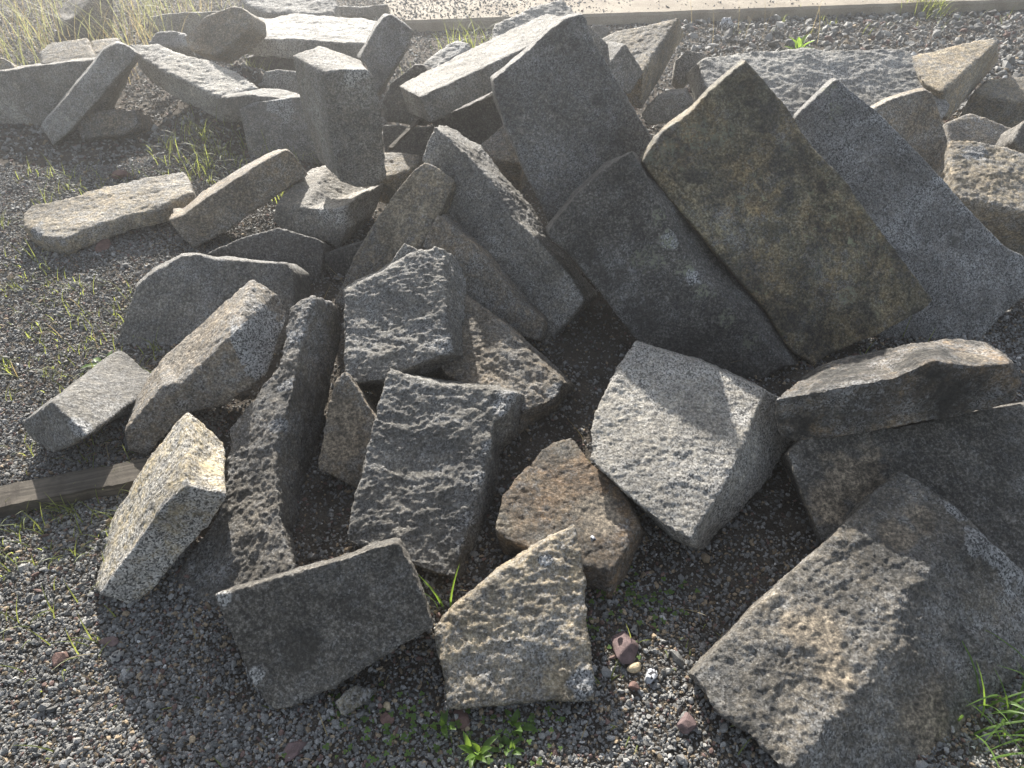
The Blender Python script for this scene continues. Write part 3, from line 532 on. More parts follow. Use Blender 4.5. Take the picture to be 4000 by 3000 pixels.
    ('QQ', [(-3.074, 4.401, 0.312), (-3.007, 4.409, 0.32), (-2.945, 4.391, 0.302), (-2.916, 4.355, 0.266), (-3.056, 4.339, 0.25)],
     [(-3.074, 4.485, 0.227), (-3.007, 4.493, 0.235), (-2.945, 4.476, 0.217), (-2.916, 4.44, 0.181), (-3.056, 4.424, 0.165)]),
    ('RR', [(-3.384, 5.86, 0.156), (-3.321, 5.886, 0.169), (-3.147, 5.961, 0.295), (-3.032, 6.008, 0.303), (-3.061, 5.991, 0.166), (-3.116, 5.964, 0.035), (-3.285, 5.894, 0), (-3.432, 5.836, 0.029)],
     [(-3.63, 6.137, 0.118), (-3.601, 6.15, 0.142), (-3.417, 6.229, 0.282), (-3.245, 6.299, 0.288), (-3.274, 6.282, 0.149), (-3.328, 6.255, 0.015), (-3.497, 6.186, -0.023), (-3.64, 6.129, 0.005)]),
    ('SS', [(-2.718, 5.789, 0.199), (-2.62, 5.788, 0.215), (-2.129, 5.765, 0.246), (-2.109, 5.713, 0.107), (-2.451, 5.724, 0.072), (-2.678, 5.743, 0.08), (-2.739, 5.76, 0.114)],
     [(-2.705, 5.977, 0.131), (-2.606, 5.976, 0.147), (-2.116, 5.952, 0.177), (-2.096, 5.9, 0.039), (-2.438, 5.912, 0.004), (-2.665, 5.93, 0.012), (-2.726, 5.947, 0.046)]),
    ('TT', [(-2.27, 4.886, 0.332), (-2.172, 4.899, 0.339), (-2.081, 4.882, 0.33), (-2.034, 4.779, 0.27), (-2.224, 4.779, 0.27), (-2.316, 4.801, 0.283)],
     [(-2.27, 4.946, 0.228), (-2.172, 4.959, 0.235), (-2.081, 4.942, 0.226), (-2.034, 4.839, 0.166), (-2.224, 4.839, 0.166), (-2.316, 4.861, 0.179)]),
    ('UU', [(-1.932, 4.485, 0.41), (-1.855, 4.498, 0.455), (-1.802, 4.515, 0.5), (-1.606, 4.517, 0.563), (-1.558, 4.507, 0.56), (-1.51, 4.482, 0.532), (-1.51, 4.445, 0.468), (-1.57, 4.43, 0.425), (-1.739, 4.398, 0.32), (-1.91, 4.442, 0.343)],
     [(-1.902, 4.656, 0.31), (-1.825, 4.668, 0.355), (-1.772, 4.686, 0.4), (-1.576, 4.688, 0.463), (-1.528, 4.678, 0.46), (-1.48, 4.653, 0.432), (-1.48, 4.615, 0.368), (-1.54, 4.601, 0.325), (-1.709, 4.569, 0.22), (-1.88, 4.613, 0.243)]),
    ('VV', [(-1.682, 4.784, 0.328), (-1.625, 4.777, 0.314), (-1.271, 4.74, 0.316), (-0.953, 4.706, 0.304), (-0.849, 4.695, 0.301), (-0.893, 4.696, 0.184), (-1.219, 4.731, 0.196), (-1.525, 4.763, 0.2), (-1.697, 4.781, 0.217)],
     [(-1.779, 5.297, 0.335), (-1.665, 5.285, 0.312), (-1.457, 5.264, 0.349), (-1.008, 5.216, 0.332), (-0.894, 5.203, 0.31), (-0.908, 5.201, 0.188), (-1.282, 5.241, 0.205), (-1.575, 5.271, 0.203), (-1.738, 5.289, 0.216)]),
    ('WW', [(-1.726, 4.857, 0.187), (-1.239, 4.822, 0.185), (-1.235, 4.797, 0.008), (-1.609, 4.822, 0), (-1.729, 4.838, 0.054)],
     [(-1.698, 5.252, 0.131), (-1.212, 5.217, 0.13), (-1.208, 5.192, -0.047), (-1.581, 5.217, -0.056), (-1.701, 5.233, -0.002)]),
    ('XX', [(-1.999, 5.802, 0.33), (-1.938, 5.702, 0.297), (-1.772, 5.604, 0.265), (-1.409, 5.587, 0.26), (-1.277, 5.593, 0.262), (-1.265, 5.702, 0.297), (-1.347, 5.927, 0.37), (-1.748, 5.956, 0.38)],
     [(-1.999, 5.863, 0.139), (-1.938, 5.763, 0.107), (-1.772, 5.665, 0.075), (-1.409, 5.649, 0.07), (-1.277, 5.655, 0.072), (-1.265, 5.763, 0.107), (-1.347, 5.989, 0.18), (-1.748, 6.017, 0.189)]),
    ('YY', [(-1.386, 6.21, 0.177), (-1.199, 6.223, 0.165), (-0.987, 6.246, 0.179), (-1.038, 6.209, 0.08), (-1.394, 6.185, 0.1)],
     [(-1.419, 6.589, 0.054), (-1.232, 6.602, 0.041), (-1.02, 6.625, 0.056), (-1.071, 6.588, -0.043), (-1.427, 6.563, -0.024)]),
    ('ba', [(0.91, 4.213, 0.576), (0.741, 4.188, 0.548), (0.558, 4.169, 0.52), (0.444, 4.104, 0.486), (0.518, 3.903, 0.434), (0.671, 3.793, 0.42)],
     [(1.028, 4.51, 0.417), (0.814, 4.372, 0.349), (0.618, 4.321, 0.31), (0.496, 4.237, 0.27), (0.556, 4.005, 0.207), (0.702, 3.885, 0.189)]),
    ('bb', [(0.557, 3.714, 0.579), (0.609, 3.711, 0.52), (0.66, 3.701, 0.446), (0.592, 3.622, 0.36), (0.512, 3.602, 0.405), (0.469, 3.63, 0.505)],
     [(0.459, 3.894, 0.547), (0.524, 3.892, 0.475), (0.58, 3.886, 0.405), (0.518, 3.812, 0.323), (0.441, 3.795, 0.371), (0.423, 3.858, 0.515)]),
    ('bc', [(0.56, 5.528, 0.211), (0.643, 5.532, 0.216), (0.72, 5.505, 0.183), (0.644, 5.452, 0.12), (0.577, 5.456, 0.125)],
     [(0.56, 5.643, 0.114), (0.643, 5.647, 0.119), (0.72, 5.62, 0.087), (0.644, 5.567, 0.024), (0.577, 5.571, 0.029)]),
    ('bd', [(0.944, 4.321, 0.322), (1.004, 4.344, 0.376), (1.086, 4.324, 0.367), (1.125, 4.311, 0.358), (1.052, 4.278, 0.284), (0.99, 4.235, 0.2), (0.932, 4.268, 0.236)],
     [(0.966, 4.446, 0.243), (1.026, 4.47, 0.297), (1.109, 4.449, 0.287), (1.147, 4.437, 0.278), (1.074, 4.403, 0.205), (1.013, 4.36, 0.121), (0.954, 4.394, 0.156)]),
    ('be', [(0.694, 3.826, 0.185), (0.761, 3.848, 0.27), (0.833, 3.854, 0.29), (0.914, 3.856, 0.297), (0.974, 3.841, 0.241), (0.884, 3.818, 0.158), (0.736, 3.813, 0.14)],
     [(0.731, 4.021, 0.14), (0.822, 4.044, 0.228), (0.869, 4.049, 0.246), (0.971, 4.053, 0.26), (1.009, 4.036, 0.198), (0.919, 4.014, 0.114), (0.772, 4.008, 0.095)]),
    ('bf', [(1.017, 4.082, 0.386), (1.103, 4.135, 0.404), (1.196, 4.155, 0.41), (1.39, 4.181, 0.417), (1.601, 4.204, 0.423), (1.752, 4.188, 0.415), (2.027, 4.205, 0.418), (2.206, 4.197, 0.413), (2.253, 3.994, 0.338), (2.315, 3.778, 0.259), (2.228, 3.674, 0.222), (1.969, 3.568, 0.187), (1.412, 3.622, 0.213), (1.026, 3.846, 0.3)],
     [(1.007, 4.299, 0.252), (1.098, 4.288, 0.247), (1.191, 4.306, 0.252), (1.387, 4.329, 0.258), (1.598, 4.35, 0.263), (1.749, 4.334, 0.255), (2.025, 4.35, 0.258), (2.204, 4.342, 0.253), (2.251, 4.138, 0.178), (2.313, 3.922, 0.098), (2.226, 3.818, 0.062), (1.968, 3.711, 0.026), (1.411, 3.762, 0.052), (1.032, 4.019, 0.15)]),
    ('bg', [(2.19, 4.157, 0.39), (2.638, 4.282, 0.447), (2.689, 4.284, 0.452), (2.715, 4.239, 0.445), (2.243, 3.787, 0.32), (2.181, 3.884, 0.335)],
     [(2.311, 4.287, 0.179), (2.78, 4.462, 0.248), (2.832, 4.466, 0.253), (2.944, 4.513, 0.271), (2.413, 3.922, 0.114), (2.292, 3.989, 0.118)]),
    ('bh', [(2.584, 4.081, 0.221), (2.722, 4.213, 0.259), (3.067, 4.238, 0.266), (3.064, 3.992, 0.195), (2.763, 4.008, 0.2)],
     [(2.584, 4.141, 0.009), (2.722, 4.274, 0.047), (3.067, 4.299, 0.055), (3.064, 4.053, -0.016), (2.763, 4.069, -0.011)]),
    ('bi', [(2.358, 3.675, 0.263), (2.215, 3.614, 0.233), (2.186, 3.461, 0.158), (2.354, 3.383, 0.12), (2.557, 3.409, 0.133), (2.576, 3.541, 0.197), (2.554, 3.584, 0.218)],
     [(2.358, 3.763, 0.083), (2.215, 3.702, 0.053), (2.186, 3.549, -0.022), (2.354, 3.47, -0.06), (2.557, 3.496, -0.047), (2.576, 3.629, 0.017), (2.554, 3.672, 0.039)]),
    ('bj', [(1.908, 3.059, 0.38), (2.012, 3.034, 0.376), (2.111, 3.001, 0.368), (2.28, 2.882, 0.339), (2.207, 2.541, 0.24), (1.991, 2.623, 0.258), (1.836, 2.68, 0.27), (1.822, 2.725, 0.283), (1.855, 2.849, 0.319)],
     [(1.916, 3.141, 0.092), (2.019, 3.116, 0.087), (2.118, 3.083, 0.08), (2.287, 2.965, 0.051), (2.215, 2.624, -0.049), (1.998, 2.706, -0.031), (1.843, 2.762, -0.018), (1.829, 2.808, -0.006), (1.863, 2.932, 0.03)]),
    ('bk', [(2.249, 3.124, 0.337), (2.303, 3.19, 0.404), (2.404, 3.202, 0.416), (2.437, 3.081, 0.295), (2.301, 3.066, 0.28)],
     [(2.249, 3.23, 0.231), (2.303, 3.296, 0.298), (2.404, 3.308, 0.31), (2.437, 3.187, 0.189), (2.301, 3.172, 0.174)]),
    ('bl', [(1.211, 2.727, 0.727), (1.187, 2.721, 0.722), (1.108, 2.671, 0.669), (1.044, 2.629, 0.625), (1.101, 2.46, 0.435), (1.356, 2.087, 0.011), (1.433, 2.071, -0.009), (1.738, 2.09, 0), (1.831, 2.159, 0.073), (1.959, 2.238, 0.155), (1.902, 2.302, 0.229), (1.835, 2.325, 0.257), (1.714, 2.403, 0.348), (1.622, 2.47, 0.426), (1.545, 2.528, 0.494), (1.424, 2.606, 0.585), (1.351, 2.653, 0.64), (1.243, 2.711, 0.709)],
     [(1.271, 2.889, 0.68), (1.245, 2.883, 0.675), (1.162, 2.829, 0.619), (1.094, 2.785, 0.572), (1.132, 2.599, 0.365), (1.387, 2.227, -0.059), (1.465, 2.211, -0.079), (1.769, 2.23, -0.07), (1.863, 2.299, 0.003), (1.991, 2.378, 0.086), (1.934, 2.443, 0.159), (1.866, 2.465, 0.187), (1.745, 2.543, 0.279), (1.654, 2.61, 0.357), (1.576, 2.669, 0.424), (1.456, 2.747, 0.516), (1.384, 2.794, 0.571), (1.276, 2.853, 0.64)]),
    ('bm', [(1.632, 3.26, 0.424), (1.733, 3.292, 0.462), (1.883, 3.325, 0.493), (1.922, 3.319, 0.478), (1.97, 3.274, 0.4), (2.012, 3.221, 0.309), (2.062, 3.127, 0.153), (2.054, 3.093, 0.1), (1.909, 3.078, 0.096), (1.642, 3.191, 0.314)],
     [(1.722, 3.465, 0.361), (1.829, 3.5, 0.402), (1.988, 3.534, 0.434), (1.978, 3.512, 0.4), (2.025, 3.466, 0.322), (2.066, 3.413, 0.23), (2.115, 3.319, 0.074), (2.107, 3.285, 0.021), (1.961, 3.27, 0.017), (1.692, 3.383, 0.235)]),
    ('bn', [(-0.524, 1.582, 0.237), (-0.493, 1.607, 0.256), (-0.414, 1.52, 0.188), (-0.358, 1.466, 0.146), (-0.417, 1.32, 0.032), (-0.492, 1.356, 0.06), (-0.558, 1.382, 0.08), (-0.545, 1.52, 0.188)],
     [(-0.524, 1.705, 0.079), (-0.493, 1.73, 0.099), (-0.414, 1.643, 0.031), (-0.358, 1.59, -0.011), (-0.417, 1.443, -0.12), (-0.492, 1.479, -0.098), (-0.558, 1.505, -0.077), (-0.545, 1.643, 0.031)]),
    ('bo', [(-2.444, 3.95, 0.108), (-2.333, 3.978, 0.16), (-2.092, 3.966, 0.172), (-2.08, 3.917, 0.106), (-2.163, 3.888, 0.057), (-2.409, 3.89, 0.03)],
     [(-2.43, 4.112, -0.009), (-2.319, 4.139, 0.042), (-2.078, 4.127, 0.054), (-2.066, 4.078, -0.012), (-2.149, 4.049, -0.061), (-2.394, 4.051, -0.088)]),
    ('ca', [(-2.166, 2.855, 0.106), (-2.156, 2.938, 0.117), (-2.016, 3.002, 0.126), (-1.889, 3.079, 0.137), (-1.721, 3.158, 0.148), (-1.553, 3.204, 0.155), (-1.52, 3.162, 0.149), (-1.46, 3.02, 0.129), (-1.534, 2.952, 0.119), (-1.562, 2.903, 0.112), (-1.689, 2.855, 0.106), (-1.858, 2.74, 0.089), (-1.913, 2.673, 0.08), (-2.018, 2.705, 0.084), (-2.118, 2.772, 0.094)],
     [(-2.166, 2.867, 0.026), (-2.156, 2.949, 0.038), (-2.016, 3.013, 0.047), (-1.889, 3.09, 0.058), (-1.721, 3.169, 0.069), (-1.553, 3.215, 0.075), (-1.52, 3.173, 0.069), (-1.46, 3.031, 0.05), (-1.534, 2.963, 0.04), (-1.562, 2.914, 0.033), (-1.689, 2.867, 0.026), (-1.858, 2.751, 0.01), (-1.913, 2.684, 0.001), (-2.018, 2.716, 0.005), (-2.118, 2.784, 0.015)]),
    ('cb', [(-1.455, 2.724, 0.153), (-1.4, 2.749, 0.161), (-1.287, 2.818, 0.221), (-1.09, 2.932, 0.309), (-0.975, 2.995, 0.35), (-0.935, 2.992, 0.301), (-0.9, 2.981, 0.236), (-0.938, 2.959, 0.22), (-1.109, 2.859, 0.142), (-1.245, 2.776, 0.07), (-1.377, 2.703, 0.02), (-1.408, 2.708, 0.063)],
     [(-1.506, 2.888, 0.127), (-1.463, 2.902, 0.118), (-1.382, 2.957, 0.175), (-1.2, 3.061, 0.252), (-1.064, 3.131, 0.289), (-1.015, 3.132, 0.243), (-0.981, 3.121, 0.179), (-1.019, 3.099, 0.163), (-1.19, 3.001, 0.088), (-1.32, 2.921, 0.02), (-1.443, 2.854, -0.025), (-1.471, 2.86, 0.019)]),
    ('cc', [(-1.247, 2.53, 0.104), (-1.095, 2.573, 0.154), (-0.954, 2.601, 0.187), (-0.766, 2.564, 0.144), (-0.785, 2.419, -0.029), (-1.031, 2.443, 0), (-1.219, 2.492, 0.058)],
     [(-1.247, 2.684, -0.025), (-1.095, 2.726, 0.026), (-0.954, 2.754, 0.059), (-0.766, 2.718, 0.016), (-0.785, 2.572, -0.12), (-1.031, 2.597, -0.12), (-1.219, 2.645, -0.071)]),
    ('bp', [(-0.392, 0.72, 0.041), (-0.371, 0.742, 0.05), (-0.349, 0.753, 0.055), (-0.309, 0.744, 0.051), (-0.319, 0.728, 0.044), (-0.331, 0.717, 0.039), (-0.371, 0.696, 0.03)],
     [(-0.392, 0.74, -0.005), (-0.371, 0.763, 0.005), (-0.349, 0.773, 0.009), (-0.309, 0.764, 0.006), (-0.319, 0.748, -0.002), (-0.331, 0.738, -0.006), (-0.371, 0.717, -0.016)]),
]
# places where the stone is freshly chipped, and where soil lies on it: x, y, z, radius
CHIPS = {'C': [(-0.797, 1.857, 0.26, 0.06), (-0.758, 1.84, 0.218, 0.06), (-0.762, 1.733, 0.208, 0.05)], 'J': [(-0.001, 1.516, 0.237, 0.035), (-0.028, 1.482, 0.224, 0.03), (-0.069, 1.375, 0.183, 0.025), (-0.083, 1.286, 0.149, 0.022), (-0.111, 1.178, 0.107, 0.022), (-0.127, 1.104, 0.068, 0.025)], 'K': [(0.122, 1.672, 0.117, 0.045), (0.145, 1.69, 0.12, 0.03)], 'I': [(-0.224, 1.742, 0.246, 0.04)], 'M': [(1.217, 1.034, 0.117, 0.06), (1.152, 1.051, 0.179, 0.05), (1.11, 1.141, 0.194, 0.035)], 'E': [(-1.246, 1.469, 0.162, 0.03)], 'H': [(-0.653, 0.885, 0.196, 0.022), (-0.573, 0.765, 0.072, 0.022)], 'T': [(0.156, 0.75, 0.062, 0.035), (0.082, 1.009, 0.162, 0.02)], 'V': [(-0.58, 2.847, 0.716, 0.05), (-0.618, 2.834, 0.686, 0.03)], 'W': [(-0.719, 2.71, 0.188, 0.05), (-0.788, 2.722, 0.197, 0.04)], 'HH': [(-1.207, 3.709, 0.295, 0.05), (-1.161, 3.686, 0.261, 0.05)], 'bl': [(1.277, 2.689, 0.683, 0.03), (1.363, 2.633, 0.618, 0.03), (1.467, 2.567, 0.54, 0.03), (1.587, 2.485, 0.445, 0.03), (1.691, 2.416, 0.364, 0.035), (1.795, 2.347, 0.283, 0.03), (1.881, 2.303, 0.231, 0.03)], 'F': [(-0.657, 1.723, 0.288, 0.03), (-0.66, 1.57, 0.235, 0.025), (-0.665, 1.442, 0.189, 0.025)], 'G': [(-0.783, 1.133, 0.305, 0.02), (-0.84, 1.093, 0.259, 0.02)], 'D': [(0.644, 1.449, 0.219, 0.03)], 'bj': [(1.994, 2.949, 0.351, 0.06)], 'ca': [(-2.045, 2.756, 0.092, 0.04)], 'Q': [(0.618, 2.05, 0.295, 0.03), (0.536, 2.118, 0.397, 0.03)]}
GRIT = {'M': [(0.682, 0.837, 0.126, 0.075), (0.703, 0.766, 0.114, 0.05), (0.951, 1.079, 0.177, 0.055), (1.015, 1.116, 0.186, 0.05), (0.915, 0.686, 0.025, 0.09)], 'L': [(0.224, 1.184, 0.118, 0.07)], 'bn': [(-0.494, 1.498, 0.171, 0.07), (-0.503, 1.435, 0.121, 0.07)], 'N': [(0.935, 1.288, 0.146, 0.1), (0.851, 1.235, 0.114, 0.07)], 'O': [(1.205, 1.446, 0.431, 0.05)]}
STAIN = {'P': [(0.698, 2.366, 0.631, 0.022), (0.888, 2.187, 0.385, 0.035), (1.036, 2.16, 0.338, 0.026), (0.623, 2.296, 0.549, 0.03), (1.094, 2.072, 0.22, 0.028), (0.855, 2.082, 0.255, 0.02)], 'T': [(0.065, 0.938, 0.135, 0.01), (0.066, 0.918, 0.128, 0.012), (0.064, 0.893, 0.118, 0.013), (0.062, 0.869, 0.109, 0.01), (0.063, 0.846, 0.1, 0.012), (0.062, 0.822, 0.091, 0.011), (0.059, 0.795, 0.081, 0.01)], 'Q': [(0.338, 2.067, 0.284, 0.06), (0.436, 1.996, 0.18, 0.08), (0.582, 1.921, 0.077, 0.08), (0.274, 2.104, 0.335, 0.04)], 'A': [(0.315, 2.664, 0.666, 0.03), (0.226, 2.767, 0.846, 0.03), (0.387, 2.599, 0.553, 0.03)], 'H': [(-0.359, 0.879, 0.19, 0.05), (-0.481, 0.808, 0.117, 0.06)], 'bl': [(1.637, 2.334, 0.275, 0.03)], 'M': [(0.868, 1.033, 0.166, 0.06), (0.797, 0.909, 0.142, 0.05)], 'O': [(0.977, 1.391, 0.325, 0.1), (1.138, 1.387, 0.378, 0.1)]}
LICHEN = {'P': [(0.589, 2.398, 0.682, 0.06), (0.645, 2.373, 0.644, 0.05), (0.542, 2.348, 0.622, 0.05), (0.717, 2.386, 0.655, 0.04), (0.462, 2.32, 0.593, 0.04), (0.944, 2.369, 0.613, 0.03), (0.785, 2.255, 0.481, 0.03), (1.168, 2.068, 0.208, 0.03)], 'Q': [(0.495, 2.164, 0.467, 0.025), (0.528, 2.119, 0.397, 0.03), (0.586, 2.068, 0.32, 0.03), (0.651, 2.024, 0.256, 0.03), (0.732, 1.97, 0.179, 0.03), (0.814, 1.924, 0.115, 0.03), (0.461, 2.092, 0.342, 0.05)], 'bl': [(1.19, 2.646, 0.639, 0.03), (1.173, 2.709, 0.709, 0.03)]}

# ------------------------------------------------------------------ ground, concrete, gravel
MOUNDS = [(-1.62, 4.35, .26, .42), (-1.72, 3.72, .09, .34), (-1.2, 3.55, .05, .3), (.1, 2.6, .06, .8), (.55, 1.6, -.02, .3)]


def ground_h(x, y):
    h = np.zeros_like(x)
    for mx, my, mh, mr in MOUNDS:
        h = h + mh * np.exp(-((x - mx) ** 2 + (y - my) ** 2) / (2 * (mr * .6) ** 2))
    p = np.stack([x, y, np.zeros_like(x)], 1)
    near = np.clip((9 - np.hypot(x, y)) / 3, 0, 1)
    return h + near * (.012 * perlin(p * 2.3) + .006 * perlin(p * 6.1 + 3))


def axis_steps(fine0, fine1, step, far):
    a_ = list(np.arange(fine0, fine1 + 1e-6, step))
    s = step
    while a_[-1] < far: s *= 1.6; a_.append(a_[-1] + s)
    s = step
    while a_[0] > -far: s *= 1.6; a_.insert(0, a_[0] - s)
    return np.array(a_)


gx, gy = axis_steps(-4, 4, .04, 150), axis_steps(-.4, 7, .04, 150)
GX, GY = np.meshgrid(gx, gy)
gz = ground_h(GX.ravel(), GY.ravel())
idx = np.arange(len(gx) * len(gy)).reshape(len(gy), len(gx))
fq = np.stack([idx[:-1, :-1].ravel(), idx[:-1, 1:].ravel(), idx[1:, 1:].ravel(), idx[1:, :-1].ravel()], 1)
N = Nodes('packed_dirt')
v = N.coords(False)
c = N.ramp(N.noise(v, 9, 6, .65), [(.3, (.042, .036, .03)), (.5, (.075, .064, .052)), (.7, (.12, .105, .088))])
c = N.mix(.55, c, N.mix(1.0, c, N.ramp(N.noise(v, 260, 3, .7), [(.35, .3), (.65, 1.9)]), 'MULTIPLY'))
h = N.math('ADD', N.noise(v, 120, 4, .7), N.noise(v, 30, 3, .6))
dirt = N.finish(c, .95, h, .012, .9, .15)
o = link('ground', mesh_from_arrays('ground', np.stack([GX.ravel(), GY.ravel(), gz], 1), fq, True), dirt)
tag(o, kind='structure')

# concrete hardstanding with its broken front edge
N = Nodes('old_concrete')
v = N.coords(False)
c = N.ramp(N.noise(v, 3, 6, .6), [(.3, (.22, .185, .145)), (.55, (.31, .27, .215)), (.75, (.38, .335, .27))])
c = N.mix(.5, c, N.mix(1.0, c, N.ramp(N.noise(v, 160, 3, .7), [(.35, .45), (.6, 1.25)]), 'MULTIPLY'))
concrete = N.finish(c, .9, N.noise(v, 90, 4, .7), .006, .6, .2)
ex = np.linspace(-1.1, 6.5, 160)
E0 = np.array([-0.85, 6.12]); E1 = np.array([4.55, 6.83])


def edge_y(x):
    return E0[1] + (x - E0[0]) * (E1[1] - E0[1]) / (E1[0] - E0[0])


PAV = .085
ey = edge_y(ex) + .02 * perlin(np.stack([ex * 2.1, ex * 0, ex * 0], 1)) + .012 * perlin(np.stack([ex * 9, ex * 0 + 5, ex * 0], 1))
rows = []
for dy, z in ((.0, -.05), (.004, PAV - .02), (.018, PAV), (.5, PAV + .002), (2, PAV + .004), (60, PAV + .01)):
    rows.append(np.stack([ex if dy < 3 else ex * 6, ey + dy if dy < 3 else ey * 0 + 66, ex * 0 + z], 1))
co = np.concatenate(rows)
ii = np.arange(len(co)).reshape(len(rows), len(ex))
fq = np.stack([ii[:-1, :-1].ravel(), ii[:-1, 1:].ravel(), ii[1:, 1:].ravel(), ii[1:, :-1].ravel()], 1)
o = link('concrete_pavement', mesh_from_arrays('concrete_pavement', co, fq, False), concrete)
tag(o, kind='structure')

PHI = (1 + 5 ** .5) / 2
ICO = np.array([(-1, PHI, 0), (1, PHI, 0), (-1, -PHI, 0), (1, -PHI, 0), (0, -1, PHI), (0, 1, PHI), (0, -1, -PHI), (0, 1, -PHI),
                (PHI, 0, -1), (PHI, 0, 1), (-PHI, 0, -1), (-PHI, 0, 1)]) / math.hypot(1, PHI)
ICOF = np.array([(0, 11, 5), (0, 5, 1), (0, 1, 7), (0, 7, 10), (0, 10, 11), (1, 5, 9), (5, 11, 4), (11, 10, 2), (10, 7, 6), (7, 1, 8),
                 (3, 9, 4), (3, 4, 2), (3, 2, 6), (3, 6, 8), (3, 8, 9), (4, 9, 5), (2, 4, 11), (6, 2, 10), (8, 6, 7), (9, 8, 1)])
OCT = np.array([(1, 0, 0), (-1, 0, 0), (0, 1, 0), (0, -1, 0), (0, 0, 1), (0, 0, -1)], float)
OCTF = np.array([(0, 2, 4), (2, 1, 4), (1, 3, 4), (3, 0, 4), (2, 0, 5), (1, 2, 5), (3, 1, 5), (0, 3, 5)])


def rand_rot(n, flat=.5):
    """random turns; flat < 1 keeps stones lying nearer their broad side"""
    q = rng.normal(size=(n, 4)) * np.array([1, flat, flat, 1])
    q /= np.linalg.norm(q, axis=1)[:, None]
    w, x, y, z = q.T
    return np.stack([np.stack([1 - 2 * (y * y + z * z), 2 * (x * y - z * w), 2 * (x * z + y * w)], 1),
                     np.stack([2 * (x * y + z * w), 1 - 2 * (x * x + z * z), 2 * (y * z - x * w)], 1),
                     np.stack([2 * (x * z - y * w), 2 * (y * z + x * w), 1 - 2 * (x * x + y * y)], 1)], 1)


def pebbles(pos, rad, base, faces, jitter):
    n, k = len(pos), len(base)
    sh = base[None] * (1 + jitter * rng.uniform(-1, 1, (n, k, 1))) + .12 * rng.normal(size=(n, k, 3))
    sc = np.stack([rng.uniform(.8, 1.35, n), rng.uniform(.65, 1.05, n), rng.uniform(.4, .8, n)], 1)
    sh = sh * sc[:, None] * rad[:, None, None]
    sh = np.einsum('nij,nkj->nki', rand_rot(n), sh) + pos[:, None]
    f = faces[None] + (np.arange(n) * k)[:, None, None]
    return sh.reshape(-1, 3), f.reshape(-1, 3)


def stone_colours(n, cream):
    t = rng.random(n)
    g = rng.lognormal(math.log(.175), .36, n).clip(.045, .3)
    c_ = g[:, None] * np.array([1.0, .98, .93])[None]
    red = t < .06
    c_[red] = (rng.uniform(.7, 1.3, red.sum())[:, None]) * np.array([.155, .10, .085])
    cr = (t > .06) & (t < .06 + cream)
    c_[cr] = (rng.uniform(.6, 1.3, cr.sum())[:, None]) * np.array([.27, .21, .14])
    wh = t > .994
    c_[wh] = rng.uniform(.4, .6, wh.sum())[:, None] * np.array([1, .98, .94])
    return c_


N = Nodes('crushed_stone')
v = N.coords(False)
c = N.mix(1.0, N.attr('tint', 'Color'), N.ramp(N.noise(v, 420, 3, .7), [(.3, .55), (.7, 1.4)]), 'MULTIPLY')
gravel_mat = N.finish(c, .8, N.noise(v, 500, 2, .6), .002, .5, .35)


def scatter(n, x0, x1, y0, y1):
    return rng.uniform(x0, x1, n), rng.uniform(y0, y1, n)


CP, SP = math.cos(R_(41)), math.sin(R_(41))


def in_view(x, y, z, margin=1.25):
    d = y * CP - (z - 1.6) * SP
    u = y * SP + (z - 1.6) * CP
    return (d > .2) & (np.abs(x / d) < .7215 * margin) & (np.abs(u / d) < .541 * margin)


def gravel(name, n, x0, x1, y0, y1, med, base, faces, cream, keep=None, lift=0.0, zfun=ground_h):
    x, y = scatter(n, x0, x1, y0, y1)
    z = zfun(x, y)
    m = in_view(x, y, z)
    if keep is not None: m &= keep(x, y)
    x, y, z = x[m], y[m], z[m]
    r = np.minimum(med * rng.lognormal(0, .34, len(x)), med * 2.6)
    z = z + r * rng.uniform(-.15, .55, len(x)) + lift
    co_, f_ = pebbles(np.stack([x, y, z], 1), r, base, faces, .22)
    me = mesh_from_arrays(name, co_, f_, False)
    colour_attr(me, 'tint', np.repeat(stone_colours(len(x), cream), len(base), 0))
    o_ = link(name, me, gravel_mat)
    return tag(o_, kind='stuff')


def under_heap(x, y):
    """inside of the heap, where the ground hardly shows"""
    return (y > 1.05) & (y < 4.0) & (x > -.85 - .12 * (y - 1)) & (x < .9 + .35 * (y - 1))


def soil_patch(x, y):
    """sandy soil with thinner stone cover near the feet of the blocks"""
    p = np.stack([x, y, 0 * x], 1)
    return perlin(p * 2.2 + 9) + .5 * perlin(p * 6 + 2) + 1.2 * np.exp(-((x - .05) ** 2 / .5 + (y - .85) ** 2 / .06)) + 1.6 * np.exp(-((x - .58) ** 2 / .05 + (y - 1.25) ** 2 / .06))


def keep_main(x, y):
    q_ = rng.random(len(x))
    k_ = np.where(under_heap(x, y), q_ < .22, True)
    return k_ & (q_ < np.where((x > -.75) & (y < 1.6), np.clip(.95 - .55 * soil_patch(x, y), .25, 1), 1))


def before_concrete(x, y):
    return (x < -1.1) | (y < edge_y(x) - .01)


gravel('gravel', 150000, -1.75, 1.6, .45, 1.75, .0039, ICO, ICOF, .07, keep_main)
gravel('gravel', 190000, -2.8, 2.6, 1.75, 3.6, .0050, OCT, OCTF, .05, keep_main)
gravel('gravel', 12000, -1.0, 1.2, .45, 1.2, .0040, ICO, ICOF, .3, None)
gravel('gravel', 75000, -5.2, 5.2, 3.6, 7.6, .0095, OCT, OCTF, .04, before_concrete)
gravel('gravel', 3600, -3.2, 2.6, .45, 4.5, .0095, ICO, ICOF, .05, lambda x, y: rng.random(len(x)) < np.where(under_heap(x, y), .2, .6))
gravel('gravel', 2600, 1.2, 5.2, 4.4, 6.7, .022, ICO, ICOF, .03, before_concrete)
